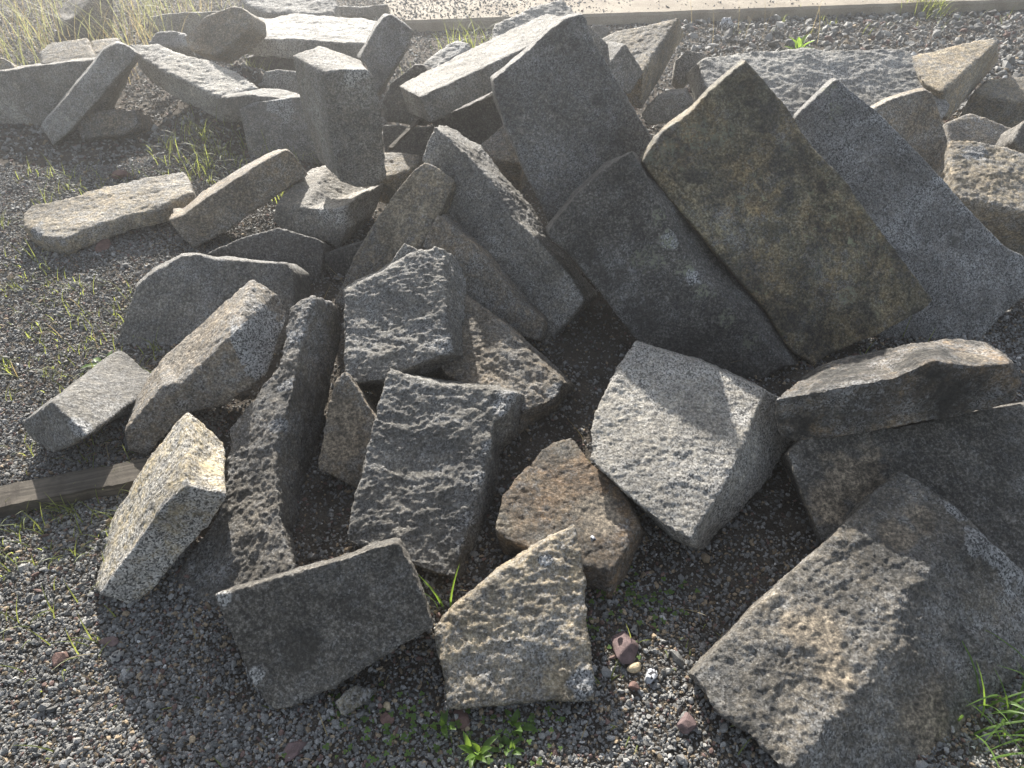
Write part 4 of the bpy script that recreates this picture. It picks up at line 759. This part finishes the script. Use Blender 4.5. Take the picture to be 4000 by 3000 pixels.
# loose chippings strewn over the concrete
gravel('gravel', 26000, -1.1, 5.5, 6.1, 8.2, .0085, OCT, OCTF, .0,
       lambda x, y: (y > edge_y(x) + .03) & (rng.random(len(x)) < np.clip(.9 - .55 * (x + .6) + .25 * (y - 6.6) + .35 * perlin(np.stack([x * 2, y * 3, 0 * x], 1)), .05, .9)),
       0, lambda x, y: np.full_like(x, PAV))

X = (1, 0, 0)
GB, GS = 'granite_block', 'granite_slab'
CB, CS = 'stone block', 'stone slab'
# key: name, category, label, material, relief (m), edge chipping, grain direction, extras
INFO = {
    'H': (GB, CB, 'dark speckled five-sided block lying nearest the gravel, left of the triangular block', 'dark', .007, 1.0, None, {}),
    'T': (GB, CB, 'triangular block with a sharp upper point standing above the green weeds', 'tan', .012, 1.2, X, {}),
    'G': (GB, CB, 'wedge of black and cream speckled granite leaning over the end of the old plank', 'speckled', .006, 1.0, (.5, .8, .4), {'fresh_front': .3}),
    'F': (GB, CB, 'long ridged block with a jagged sunlit spine, right of the speckled wedge', 'umber', .012, 1.3, (.3, 1, .5), {}),
    'E': (GB, CB, 'small grey block resting on open gravel behind the plank, flat end facing out', 'grey', .005, 1.0, None, {}),
    'C': (GB, CB, 'block with a freshly broken white and black end, sunlit on its long top', 'brown', .007, 1.1, (1, 1, .3), {'fresh_sides': (0, 1)}),
    'B': (GB, CB, 'broad shaded grey block with a scalloped top, behind the one with the fresh end', 'grey', .005, 1.3, None, {}),
    'I': (GB, CB, 'rough hewn block with rippled face crowning the heap, above another rippled face', 'grey', .015, 1.2, X, {}),
    'K': (GB, CB, 'long rough block with a sunlit upper edge below and behind the crowning one', 'brown', .013, 1.2, (1, -.6, -.3), {}),
    'J': (GB, CB, 'large rough-faced block at the heap front centre with a white chipped right edge', 'grey', .014, 1.1, X, {}),
    'D': (GB, CB, 'broad diamond-shaped block crossed by a large square shadow, tip pointing down', 'pale', .008, 1.0, X, {}),
    'L': (GB, CB, 'rusty orange brown block low down between the triangular block and the diamond-shaped one', 'ochre', .006, .9, None, {}),
    'M': (GB, CB, 'huge near corner block, its sand-dusted lit face meeting a dark face along a ridge', 'umber', .011, 1.0, (1, .4, 0), {}),
    'N': (GS, CS, 'wide dark slab lying under the black mottled block, dusted with small specks', 'dark', .007, .9, None, {}),
    'O': (GB, CB, 'long low block mottled black and rust with a bright sunlit patch at one end', 'mottled', .009, 1.0, None, {}),
    'P': (GS, CS, 'tall mossy yellow brown slab leaning with its pointed corner up, largest of the leaning slabs', 'mossy', .004, .8, None, {}),
    'Q': (GS, CS, 'leaning slab with a lit curved left edge, overlapped by the mossy yellow brown slab', 'dark', .004, .8, None, {}),
    'A': (GS, CS, 'tall plain grey slab leaning behind the heap, propped against the long upper beam', 'grey', .006, .9, X, {}),
    'R': (GB, CB, 'long beam-like block with a bright top running up behind the tall plain grey slab', 'grey', .006, 1.0, (1, 1, .2), {}),
    'S': (GB, CB, 'ragged block end poking up beside the concrete, beyond the long beam-like one', 'pale', .009, 1.1, X, {}),
    'U': (GS, CS, 'thin upright tilted slab with rounded corners behind the standing post-like block', 'grey', .004, .7, None, {}),
    'V': (GB, CB, 'post-like block standing upright on end with a bright flat top', 'grey', .005, .9, (0, .1, 1), {}),
    'W': (GB, CB, 'chunky block carrying the upright post, with a stepped sunlit flake on top', 'grey', .005, 1.3, None, {}),
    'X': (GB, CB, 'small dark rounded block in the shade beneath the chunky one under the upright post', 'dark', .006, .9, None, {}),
    'Y': (GB, CB, 'narrow brownish block sloping up behind the crowning rippled one, its square end lit', 'tan', .004, .8, None, {}),
    'Z': (GB, CB, 'long grey block with a ragged crest slanting from the beam end to the leaning slabs', 'grey', .011, 1.2, (1, -1, -.4), {}),
    'ZZ': (GB, CB, 'brown block with a notched sunlit ledge between the long slanting crest and crowning block', 'brown', .009, 1.2, (1, -1, -.4), {}),
    'AA': (GB, CB, 'small grey block tip peeping over the back of the crowning rippled block', 'grey', .004, .8, None, {}),
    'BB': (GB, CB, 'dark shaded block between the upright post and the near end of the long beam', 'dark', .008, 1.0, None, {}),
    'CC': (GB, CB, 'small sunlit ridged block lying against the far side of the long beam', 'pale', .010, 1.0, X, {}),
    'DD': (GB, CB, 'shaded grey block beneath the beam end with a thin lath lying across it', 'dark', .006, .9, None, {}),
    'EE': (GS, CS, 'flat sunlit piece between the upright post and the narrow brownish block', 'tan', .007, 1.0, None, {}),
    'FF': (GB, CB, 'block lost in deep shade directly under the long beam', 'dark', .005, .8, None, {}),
    'GG': (GB, CB, 'small brown triangular block face showing in the gap left of the tall plain grey slab', 'brown', .006, .9, None, {}),
    'HH': (GB, CB, 'squarish grey block with a bumpy top left of the upright post', 'grey', .005, 1.0, None, {}),
    'JJ': (GB, CB, 'low wavy topped block behind the squarish one left of the upright post', 'grey', .010, 1.1, (0, 0, 1), {}),
    'KK': (GB, CB, 'small pale square block end between the low wavy one and the upright post', 'pale', .004, .8, None, {}),
    'LL': (GS, CS, 'large flat slab sloping down with a bright sunlit top, beside the thin leaning one', 'pale', .010, 1.1, (1, -.6, 0), {}),
    'MM': (GS, CS, 'thin narrow slab leaning diagonally against the flat sunlit one on the left', 'grey', .004, .8, None, {}),
    'NN': (GB, CB, 'long shaded grey block cut by the left frame edge, behind the thin diagonal slab', 'grey', .006, .9, None, {}),
    'OO': (GB, CB, 'tan sunlit block sitting on the long shaded one by the tall grass', 'tan', .006, 1.0, X, {}),
    'PP': (GB, CB, 'small tan block wedged between the tan sunlit one and the thin diagonal slab top', 'tan', .006, 1.0, X, {}),
    'QQ': (GB, CB, 'small round-backed stone at the left frame edge in front of the tall grass', 'tan', .005, .8, None, {}),
    'RR': (GB, CB, 'dark angular block half hidden by the tall grass in the far corner', 'dark', .006, .9, None, {}),
    'SS': (GB, CB, 'low grey block far back, left of the tilted boulder-like block', 'grey', .005, .9, None, {}),
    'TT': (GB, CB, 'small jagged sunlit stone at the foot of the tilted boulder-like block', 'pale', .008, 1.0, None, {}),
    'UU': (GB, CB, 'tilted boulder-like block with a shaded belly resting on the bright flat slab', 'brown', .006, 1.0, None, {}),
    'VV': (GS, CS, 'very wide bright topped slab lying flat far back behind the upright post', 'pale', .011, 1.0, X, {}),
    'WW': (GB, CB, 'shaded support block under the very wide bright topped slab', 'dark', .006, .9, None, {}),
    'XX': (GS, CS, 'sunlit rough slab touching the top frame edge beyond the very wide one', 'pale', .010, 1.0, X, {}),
    'YY': (GB, CB, 'shaded block on the top frame edge, next to the gravelly concrete', 'grey', .006, .9, None, {}),
    'ba': (GB, CB, 'block with a bright triangular top leaning behind the tall plain grey slab', 'tan', .008, 1.0, (1, .5, 0), {}),
    'bb': (GB, CB, 'small shaded block in front of the one with the bright triangular top', 'grey', .006, .9, None, {}),
    'bc': (GB, CB, 'small dark stone behind the top corner of the tall plain grey slab', 'grey', .006, .9, None, {}),
    'bd': (GB, CB, 'narrow upright sliver of stone at the end of the wide rippled slab', 'grey', .005, .9, None, {}),
    'be': (GB, CB, 'low shaded block with a thin lit rim in the gap before the narrow upright sliver', 'grey', .008, 1.0, None, {}),
    'bf': (GS, CS, 'very wide rippled grey slab with a wavy back edge, behind the mossy slab point', 'pale', .013, 1.1, (1, -.4, 0), {}),
    'bg': (GB, CB, 'warm tan wedge with a large smooth sunlit top beside the wide rippled slab', 'tan', .005, .9, (1, .5, 0), {}),
    'bh': (GB, CB, 'tan topped block cut by the right frame edge, its front in black shade', 'tan', .005, .9, X, {}),
    'bi': (GB, CB, 'brownish block with a smooth sloping top below the warm tan wedge', 'brown', .006, .9, X, {}),
    'bj': (GB, CB, 'craggy sunlit block on the right edge with pitted top and dark front', 'tan', .014, 1.1, None, {}),
    'bk': (GB, CB, 'small dark stone cut by the right frame edge above the craggy sunlit block', 'dark', .006, .9, None, {}),
    'bl': (GS, CS, 'large salt and pepper grey slab leaning behind the mossy one, white chipped right edge', 'pepper', .003, .9, None, {}),
    'bm': (GB, CB, 'shaded brownish block with a squared top corner behind the salt and pepper slab', 'brown', .006, 1.0, None, {}),
    'bn': (GB, CB, 'dirt covered block in shade between the jagged spine block and the central rippled one', 'brown', .007, .9, None, {}),
    'bo': (GB, CB, 'brown half buried block under the foot of the thin diagonal slab', 'brown', .006, .9, X, {}),
    'ca': (GS, CS, 'flat rough topped slab lying alone on the gravel with a broken lower edge', 'tan', .009, 1.2, (1, .3, 0), {}),
    'cb': (GB, CB, 'oblong block tilted up on one end beside the flat lone slab, smooth dark side', 'brown', .004, .9, (1, 1, 0), {}),
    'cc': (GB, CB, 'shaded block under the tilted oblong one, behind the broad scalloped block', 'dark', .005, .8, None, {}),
    'bp': ('granite_fragment', 'stone', 'palm-sized yellow and black speckled fragment at the foot of the five-sided block', 'speckled', .004, 1.0, None, {'voxel': .003}),
}
for key, front, back in BLOCKS:
    add_block(key, front, back)

# stones heaped against the feet of the blocks
ft = np.concatenate(FEET)
ft = ft + np.stack([rng.normal(0, .016, len(ft)), rng.normal(-.008, .014, len(ft)), 0 * ft[:, 0]], 1)
r = .0042 * rng.lognormal(0, .4, len(ft))
ft[:, 2] = ground_h(ft[:, 0], ft[:, 1]) + rng.uniform(.0, .014, len(ft))
co_, f_ = pebbles(ft, r, ICO, ICOF, .22)
me = mesh_from_arrays('gravel', co_, f_, False)
colour_attr(me, 'tint', np.repeat(stone_colours(len(ft), .15), len(ICO), 0))
tag(link('gravel', me, gravel_mat), kind='stuff')

PLANK = ((-1.525, 1.284, 0.022), (-1.064, 1.413, 0.022))
LATH = ((-0.543, 3.092, 0.310), (-0.438, 3.284, 0.360))
STONES = [
    ('flat dark purple stone right of the triangular block', 0.27, 0.865, (0.05, 0.035, 0.02), 'purple', True),
    ('oval cream pebble below the flat dark purple stone', 0.287, 0.818, (0.019, 0.012, 0.01), 'cream', False),
    ('speckled white granite chip beside the oval cream pebble', 0.317, 0.788, (0.034, 0.018, 0.014), 'white', True),
    ('small red stone between the cream pebble and the white chip', 0.28, 0.772, (0.015, 0.014, 0.012), 'red', True),
    ('speckled pinkish stone above the flat dark purple stone', 0.3, 0.911, (0.018, 0.013, 0.012), 'grey', True),
    ('purple stone at the left foot of the huge near block', 0.382, 0.689, (0.024, 0.027, 0.018), 'purple', True),
    ('triangular red stone in the gravel below the palm-sized speckled fragment', -0.275, 0.701, (0.016, 0.02, 0.008), 'red', True),
    ('yellow oval pebble by the triangular red stone', -0.281, 0.729, (0.008, 0.011, 0.006), 'cream', False),
    ('rust red stone under the bright weeds', -0.111, 0.699, (0.032, 0.018, 0.012), 'red', True),
    ('wide dull purple stone half sunk in the gravel at the bottom frame edge', -0.468, 0.637, (0.032, 0.022, 0.008), 'purple', True),
    ('rounded pink stone in the sunlit gravel of the near left corner', -1.071, 0.843, (0.022, 0.021, 0.014), 'red', True),
    ('pale round speckled stone in the shadow left of the five-sided block', -0.939, 0.847, (0.018, 0.016, 0.012), 'grey', False),
    ('long reddish stone in the shadow beside the pale round one', -0.973, 0.884, (0.03, 0.016, 0.012), 'purple', True),
    ('pale pink flat stone in sun below the plank', -1.206, 1.014, (0.024, 0.012, 0.008), 'grey', True),
    ('tiny pale pebble resting on the rusty orange block', 0.203, 1.093, (0.011, 0.01, 0.008), 'white', True, 0.13),
    ('pinkish stone on the gravel above the flat lone slab', -2.004, 3.443, (0.05, 0.035, 0.025), 'red', True),
    ('large pale granite lump before the concrete edge behind the wide rippled slab', 1.732, 6.237, (0.075, 0.06, 0.06), 'white', True),
    ('brick red flat stone in the shade of the flat lone slab', -1.799, 2.753, (0.05, 0.04, 0.02), 'red', True),
]

# ------------------------------------------------------------------ plants, wood, single stones
def leaf_mat(name, col_, trans):
    N_ = Nodes(name)
    v_ = N_.coords(True)
    c_ = N_.mix(1.0, (*col_,), N_.ramp(N_.noise(v_, 30, 2, .5), [(.3, .65), (.7, 1.3)]), 'MULTIPLY')
    t_ = N_.mix(1.0, (*trans,), N_.ramp(N_.noise(v_, 30, 2, .5), [(.3, .65), (.7, 1.3)]), 'MULTIPLY')
    a_ = N_.n("ShaderNodeBsdfPrincipled")
    N_.l(c_, a_.inputs['Base Color'])
    a_.inputs['Roughness'].default_value = .5
    b_ = N_.n("ShaderNodeBsdfTranslucent")
    N_.l(t_, b_.inputs['Color'])
    m_ = N_.n("ShaderNodeMixShader")
    m_.inputs[0].default_value = .5
    N_.l(a_.outputs[0], m_.inputs[1]); N_.l(b_.outputs[0], m_.inputs[2])
    N_.l(m_.outputs[0], N_.out.inputs[0])
    return N_.m


GREEN = leaf_mat('leaf_green', (.09, .16, .035), (.30, .46, .06))
GRASS = leaf_mat('grass_green', (.13, .16, .045), (.38, .42, .09))
TALL = leaf_mat('tall_grass_blades', (.16, .16, .075), (.30, .31, .12))
STRAW = leaf_mat('dry_straw', (.34, .28, .15), (.35, .27, .12))


def blades(name, pos, length, width, lean, mat, seg=4, droop=1.0, heading=None):
    """curved grass blades as narrow folded strips, one mesh"""
    pos = np.asarray(pos, float)
    n = len(pos)
    length = np.broadcast_to(length, n)[:, None]
    ang = rng.uniform(0, 2 * math.pi, n) if heading is None else heading
    d = np.stack([np.cos(ang), np.sin(ang), 0 * ang], 1)
    side = np.stack([-np.sin(ang), np.cos(ang), 0 * ang], 1)
    ln = np.broadcast_to(lean, n)[:, None] * rng.uniform(.5, 1.3, (n, 1))
    rings = []
    for i in range(seg + 1):
        t = i / seg
        th = ln * (.35 + droop * t * .9)
        p = pos + d * (length * t * np.sin(th)) + np.array([0, 0, 1]) * (length * t * np.cos(th))
        w = np.broadcast_to(width, n)[:, None] * (1 - t) ** .6 * (.6 + .4 * min(1, t * 4)) * .5 + .0002
        rings.append(p + side * w); rings.append(p - d * w * .35); rings.append(p - side * w)
    co_ = np.stack(rings, 1)
    k = 3 * (seg + 1)
    f1 = []
    for i in range(seg):
        b_ = 3 * i
        f1 += [(b_, b_ + 1, b_ + 4, b_ + 3), (b_ + 1, b_ + 2, b_ + 5, b_ + 4)]
    f = np.array(f1)[None] + (np.arange(n) * k)[:, None, None]
    return mesh_from_arrays(name, co_.reshape(-1, 3), f.reshape(-1, 4), True), mat


def gpos(x, y):
    x, y = np.asarray(x, float), np.asarray(y, float)
    return np.stack([x, y, ground_h(x, y) - .004], 1)


def sprouts(n_cl, x0, x1, y0, y1, per, length, spread=.03, keep=None):
    x, y = scatter(n_cl, x0, x1, y0, y1)
    if keep is not None:
        m = keep(x, y); x, y = x[m], y[m]
    cnt = rng.integers(per[0], per[1], len(x))
    X_, Y_ = np.repeat(x, cnt), np.repeat(y, cnt)
    return gpos(X_ + rng.normal(0, spread, len(X_)), Y_ + rng.normal(0, spread, len(X_))), rng.uniform(*length, len(X_))


# short new grass coming through the gravel
ps, ls = [], []
for args in ((210, -2.3, -1.0, 1.0, 2.5, (3, 8), (.03, .085)), (34, -1.5, -1.0, .6, 1.3, (3, 7), (.04, .10)),
             (34, -1.75, -.95, 3.15, 3.75, (4, 9), (.07, .20)), (16, -1.95, -1.35, 3.6, 4.0, (3, 8), (.05, .14)),
             (55, -2.9, -1.9, 2.4, 3.5, (3, 8), (.04, .13)), (14, -1.5, -1.0, 2.2, 2.7, (3, 7), (.05, .12)),
             (26, -.9, .3, .5, .85, (1, 3), (.015, .04)), (16, .2, .5, .55, .95, (1, 4), (.02, .06)),
             (26, -.65, .2, 4.3, 6.0, (4, 10), (.08, .22)), (8, -1.7, -1.2, 4.5, 4.9, (4, 8), (.1, .2)),
             (22, 1.6, 5.0, 6.0, 6.8, (2, 6), (.04, .16)), (8, .1, .4, 1.2, 1.9, (1, 3), (.03, .09)), (6, 1.25, 1.7, 1.55, 2.1, (2, 5), (.05, .12))):
    p_, l_ = sprouts(*args)
    ps.append(p_); ls.append(l_)
ps, ls = np.concatenate(ps), np.concatenate(ls)
me, m_ = blades('grass_sprouts', ps, ls, .0035, .7, GRASS)
tag(link('grass_sprouts', me, m_), 'short bright new grass blades coming through the gravel', 'grass', kind='stuff')
# tall backlit grass behind the far blocks
x, y = rng.uniform(-4.6, -2.7, 230), rng.uniform(4.75, 6.9, 230)
x = np.concatenate([x, rng.uniform(-2.9, -2.0, 60)]); y = np.concatenate([y, rng.uniform(5.2, 6.6, 60)])
me, m_ = blades('tall_grass', gpos(x, y), rng.uniform(.25, .75, len(x)), .0055, .5, TALL, 6, 1.2)
tag(link('tall_grass', me, m_), 'tall backlit yellow green grass standing in the far left corner', 'grass', kind='stuff')
x, y = rng.uniform(-4.6, -2.4, 260), rng.uniform(4.8, 6.9, 260)
me, m_ = blades('dry_grass', gpos(x, y), rng.uniform(.2, .6, 260), .004, .5, STRAW, 5, 1.2)
tag(link('dry_grass', me, m_), 'dry straw mixed into the tall grass in the far left corner', 'grass', kind='stuff')


# dry straws and twigs lying about
n_ = 170
x, y = rng.uniform(-2.2, 1.2, n_), rng.uniform(.5, 3.4, n_)
me, m_ = blades('straw', gpos(x, y) + np.array([0, 0, .007]), rng.uniform(.03, .13, n_), .0022, 1.75, STRAW, 5, .15)
tag(link('straw', me, m_), 'dry straws and grass stems lying on the gravel', 'straw', kind='stuff')


def tuft(name, label, x, y, n, length, width, lean, mat, spread=.03, group=None, cat='grass tuft'):
    pos = gpos(x + rng.normal(0, spread, n), y + rng.normal(0, spread, n))
    base = gpos([x], [y])[0]
    if y > 6 and x > -1.1: pos[:, 2] = np.maximum(pos[:, 2], np.where(pos[:, 1] > edge_y(pos[:, 0]), PAV, -1))
    me_, m2 = blades(name, pos - base, rng.uniform(.5, 1, n) * length, width, lean, mat, 5, 1.1)
    return tag(link(name, me_, m2, base), label, cat, group)


tuft('grass_tuft', 'dark green grass clump at the near right corner beside the huge block', 1.13, .66, 70, .2, .006, .7, GREEN, .06)
tuft('grass_tuft', 'yellow green tuft growing on the concrete edge at the far right', 3.55, 6.72, 110, .34, .006, .7, GRASS, .09)
tuft('grass_tuft', 'bright green tuft at the top right corner beyond the concrete edge', 4.75, 6.6, 60, .36, .009, .6, GREEN, .08)
tuft('grass_tuft', 'grass clump in front of the concrete edge behind the long beam', -.25, 5.55, 70, .30, .007, .6, GRASS, .16)
tuft('grass_tuft', 'single tall grass seedling between the five-sided block and the triangular block', -.175, .98, 5, .17, .008, .3, GREEN, .008)
o_ = tuft('dry_stalks', 'thin dry stalks standing before the concrete behind the wide rippled slab', 1.9, 5.9, 12, .42, .003, .35, STRAW, .3, cat='stalks')
o_['kind'] = 'stuff'


def broad_leaves(n, length, width, tilt):
    """rosette of folded, pointed leaves on short stalks, the inner ones standing up"""
    bm_ = bmesh.new()
    for i in range(n):
        az = 2.4 * i + random.uniform(-.4, .4)
        L, W = length * random.uniform(.6, 1.1), width * random.uniform(.7, 1.1)
        el = min(1.45, tilt * (.55 + .9 * (i / max(1, n - 1))) + random.uniform(-.15, .15))
        d = Vector((math.cos(az), math.sin(az), 0)); s = Vector((-d.y, d.x, 0))
        p = Vector((random.gauss(0, .006), random.gauss(0, .006), 0))
        bend = random.uniform(.25, 1.0)
        prev = None
        for j in range(10):
            t = j / 9
            e_ = el - bend * t * t
            if j: p = p + (d * math.cos(e_) + Vector((0, 0, math.sin(e_)))) * (L / 9)
            up = Vector((0, 0, 1)) * math.cos(e_) - d * math.sin(e_)
            blade_t = max(0.0, (t - .18) / .82)
            w = W * (.08 if t < .2 else .08 + .46 * math.sin(math.pi * blade_t ** .75)) * (1 if t < .98 else .2)
            row = [bm_.verts.new(p + s * w + up * w * .4), bm_.verts.new(p), bm_.verts.new(p - s * w + up * w * .4)]
            if prev:
                bm_.faces.new((prev[0], prev[1], row[1], row[0])); bm_.faces.new((prev[1], prev[2], row[2], row[1]))
            prev = row
    for f in bm_.faces: f.smooth = True
    me_ = bpy.data.meshes.new('weed')
    bm_.to_mesh(me_); bm_.free()
    return me_


def weed(label, x, y, n, length, width, tilt=.6):
    z = float(ground_h(np.array([x]), np.array([y]))[0])
    return tag(link('weed', broad_leaves(n, length, width, tilt), GREEN, (x, y, z)), label, 'weed', 'broad leaved weeds in the gravel')


weed('bright leafy weed in the gravel below the triangular block, biggest of its cluster', -.075, .63, 11, .06, .015, 1.0)
weed('bright weed with narrow upright leaves just under the lower left corner of the triangular block', -.15, .685, 7, .05, .012, 1.1)
weed('low weed with spreading leaves right of the biggest bright weed', -.005, .64, 8, .045, .011, .8)
weed('small weed hugging the bottom edge of the triangular block', .0, .69, 6, .045, .014, 1.0)
weed('small dark weed beside the tip of the diamond-shaped block', .235, 1.06, 7, .05, .018, .5)
weed('long leaved rosette on the gravel behind the small grey block', -1.43, 1.93, 7, .10, .022, .35)
weed('leafy weed by the far gravel before the concrete edge', 2.12, 5.6, 9, .17, .05, .9)

# clover and other ground cover
def clover(n, spots):
    co_, f_, k = [], [], 0
    for _ in range(n):
        sx, sy, sr = random.choice(spots)
        x_, y_ = random.gauss(sx, sr), random.gauss(sy, sr * .6)
        z_ = float(ground_h(np.array([x_]), np.array([y_]))[0]) + random.uniform(.006, .018)
        r = random.uniform(.0022, .0045)
        a0 = random.uniform(0, 6.28)
        for q_ in range(3):
            a_ = a0 + q_ * 2.094
            cx, cy = x_ + r * math.cos(a_), y_ + r * math.sin(a_)
            tz = random.uniform(-.3, .3)
            for s_ in range(6):
                b_ = a_ + s_ * 1.0472
                co_.append((cx + r * .95 * math.cos(b_), cy + r * .95 * math.sin(b_), z_ + r * tz * math.cos(b_)))
            f_.append([k + s_ for s_ in range(6)]); k += 6
    return mesh_from_arrays('clover', np.array(co_), np.array(f_), True)


tag(link('clover', clover(260, [(-.2, .68, .06), (-.28, .62, .08), (.02, .68, .05), (.2, .9, .06), (.36, 1.0, .07), (-.33, .72, .04), (.26, 1.04, .04), (-.1, .6, .1)]), GREEN),
    'tiny clover leaves spread over the soil by the nearest blocks', 'ground cover', kind='stuff')

# the old plank and a thin lath
N = Nodes('weathered_wood')
v = N.coords(False)
mp = N.n("ShaderNodeMapping"); mp.inputs['Scale'].default_value = (3, 60, 60); N.l(v, mp.inputs['Vector'])
g1 = N.noise(mp.outputs[0], 1.0, 6, .7, .6)
c = N.ramp(g1, [(.3, (.035, .03, .024)), (.5, (.085, .074, .06)), (.7, (.15, .13, .105))])
c = N.mix(N.ramp(N.noise(v, 14, 5, .7), [(.5, 0), (.66, .8)]), c, (.05, .042, .035))
wood = N.finish(c, .85, g1, .003, .8, .2)


def board(name, label, p0, p1, w, t, cat='plank', roll=0.0):
    p0, p1 = Vector(p0), Vector(p1)
    L = (p1 - p0).length
    bm_ = bmesh.new()
    nx = 40
    ring = [(-w / 2, -t / 2), (w / 2, -t / 2), (w / 2, t / 2), (0, t / 2), (-w / 2, t / 2)]
    rows_ = []
    for i in range(nx + 1):
        x_ = L * i / nx
        rows_.append([bm_.verts.new((x_, a_ + .0018 * math.sin(x_ * 37 + a_ * 90) + random.gauss(0, .0007), b_ + random.gauss(0, .0006) + .004 * math.sin(x_ * 3.1))) for a_, b_ in ring])
    for i in range(nx):
        for j in range(5):
            bm_.faces.new((rows_[i][j], rows_[i][(j + 1) % 5], rows_[i + 1][(j + 1) % 5], rows_[i + 1][j]))
    bm_.faces.new(rows_[0][::-1]); bm_.faces.new(rows_[-1])
    bmesh.ops.recalc_face_normals(bm_, faces=bm_.faces[:])
    me_ = bpy.data.meshes.new(name)
    bm_.to_mesh(me_); bm_.free()
    o_ = link(name, me_, wood, p0)
    o_.rotation_mode = 'QUATERNION'
    q_ = Vector((1, 0, 0)).rotation_difference(p1 - p0)
    from mathutils import Quaternion
    o_.rotation_quaternion = q_ @ Quaternion((1, 0, 0), roll)
    return tag(o_, label, cat)


board('plank', 'old weathered grey brown plank lying on gravel, running under the speckled wedge', PLANK[0], PLANK[1], .085, .042)
board('lath', 'thin reddish wooden lath leaning on the shaded block under the beam end', LATH[0], LATH[1], .022, .012, 'lath')


# single stones that stand out of the gravel
def plain_stone(name, colour, speck):
    N_ = Nodes(name)
    v_ = N_.coords()
    c_ = N_.mix(1.0, (*colour,), N_.ramp(N_.noise(v_, 60, 5, .7), [(.3, .55), (.7, 1.4)]), 'MULTIPLY')
    if speck:
        bw_ = N_.n("ShaderNodeRGBToBW"); N_.l(N_.voronoi(v_, 170), bw_.inputs[0])
        c_ = N_.mix(N_.ramp(bw_.outputs[0], [(.36, 1), (.42, 0)]), c_, (.03, .03, .035))
    return N_.finish(c_, .8, N_.noise(v_, 160, 4, .7), .003, .6, .3)


SM = {'purple': plain_stone('stone_purple', (.135, .095, .092), False), 'red': plain_stone('stone_red', (.155, .095, .08), False),
      'cream': plain_stone('stone_cream', (.46, .37, .24), False), 'white': plain_stone('stone_white', (.42, .43, .45), True),
      'grey': plain_stone('stone_grey', (.24, .235, .22), True)}


def stone(label, x, y, size, mat, sharp=True, z=None):
    sx, sy, sz = size
    bm_ = bmesh.new()
    if sharp:
        for _ in range(16):
            d = Vector((random.gauss(0, 1), random.gauss(0, 1), random.gauss(0, 1))).normalized()
            bm_.verts.new((d.x * sx, d.y * sy, d.z * sz))
        r_ = bmesh.ops.convex_hull(bm_, input=bm_.verts[:])
        bmesh.ops.delete(bm_, geom=[g_ for g_ in r_['geom_interior'] if isinstance(g_, bmesh.types.BMVert)], context='VERTS')
        bmesh.ops.bevel(bm_, geom=bm_.edges[:], offset=min(size) * .08, segments=1, affect='EDGES')
    else:
        bmesh.ops.create_icosphere(bm_, subdivisions=3, radius=1)
        for v_ in bm_.verts: v_.co = Vector((v_.co.x * sx * (1 + .12 * math.sin(v_.co.y * 3)), v_.co.y * sy, v_.co.z * sz))
        for f in bm_.faces: f.smooth = True
    me_ = bpy.data.meshes.new('stone')
    bm_.to_mesh(me_); bm_.free()
    z0 = float(ground_h(np.array([x]), np.array([y]))[0]) if z is None else z
    o_ = link('stone', me_, SM[mat], (x, y, z0 + sz * .45))
    o_.rotation_euler = (random.uniform(-.2, .2), random.uniform(-.2, .2), random.uniform(0, 6.28) if sharp else .5)
    return tag(o_, label, 'stone', 'loose stones in the gravel')


for args in STONES: stone(*args)

# ------------------------------------------------------------------ thin scattering volume added to imitate lens glare towards the sun
bm = bmesh.new()
bmesh.ops.create_cube(bm, size=1.0)
for v_ in bm.verts: v_.co = Vector((v_.co.x * 320, v_.co.y * 320, 3.35 if v_.co.z > 0 else -1.2))
me = bpy.data.meshes.new('glare_haze')
bm.to_mesh(me); bm.free()
hm = bpy.data.materials.new('glare_volume')
hm.use_nodes = True
hm.node_tree.nodes.clear()
ho = hm.node_tree.nodes.new("ShaderNodeOutputMaterial")
hv = hm.node_tree.nodes.new("ShaderNodeVolumePrincipled")
hv.inputs['Color'].default_value = (0.95, 0.95, 0.95, 1)
hv.inputs['Density'].default_value = 0.0145
hv.inputs['Anisotropy'].default_value = 0.78
hm.node_tree.links.new(hv.outputs[0], ho.inputs['Volume'])
tag(link('glare_haze', me, hm), 'thin bright veil added over the whole yard to imitate lens glare', 'glare_haze', kind='stuff')
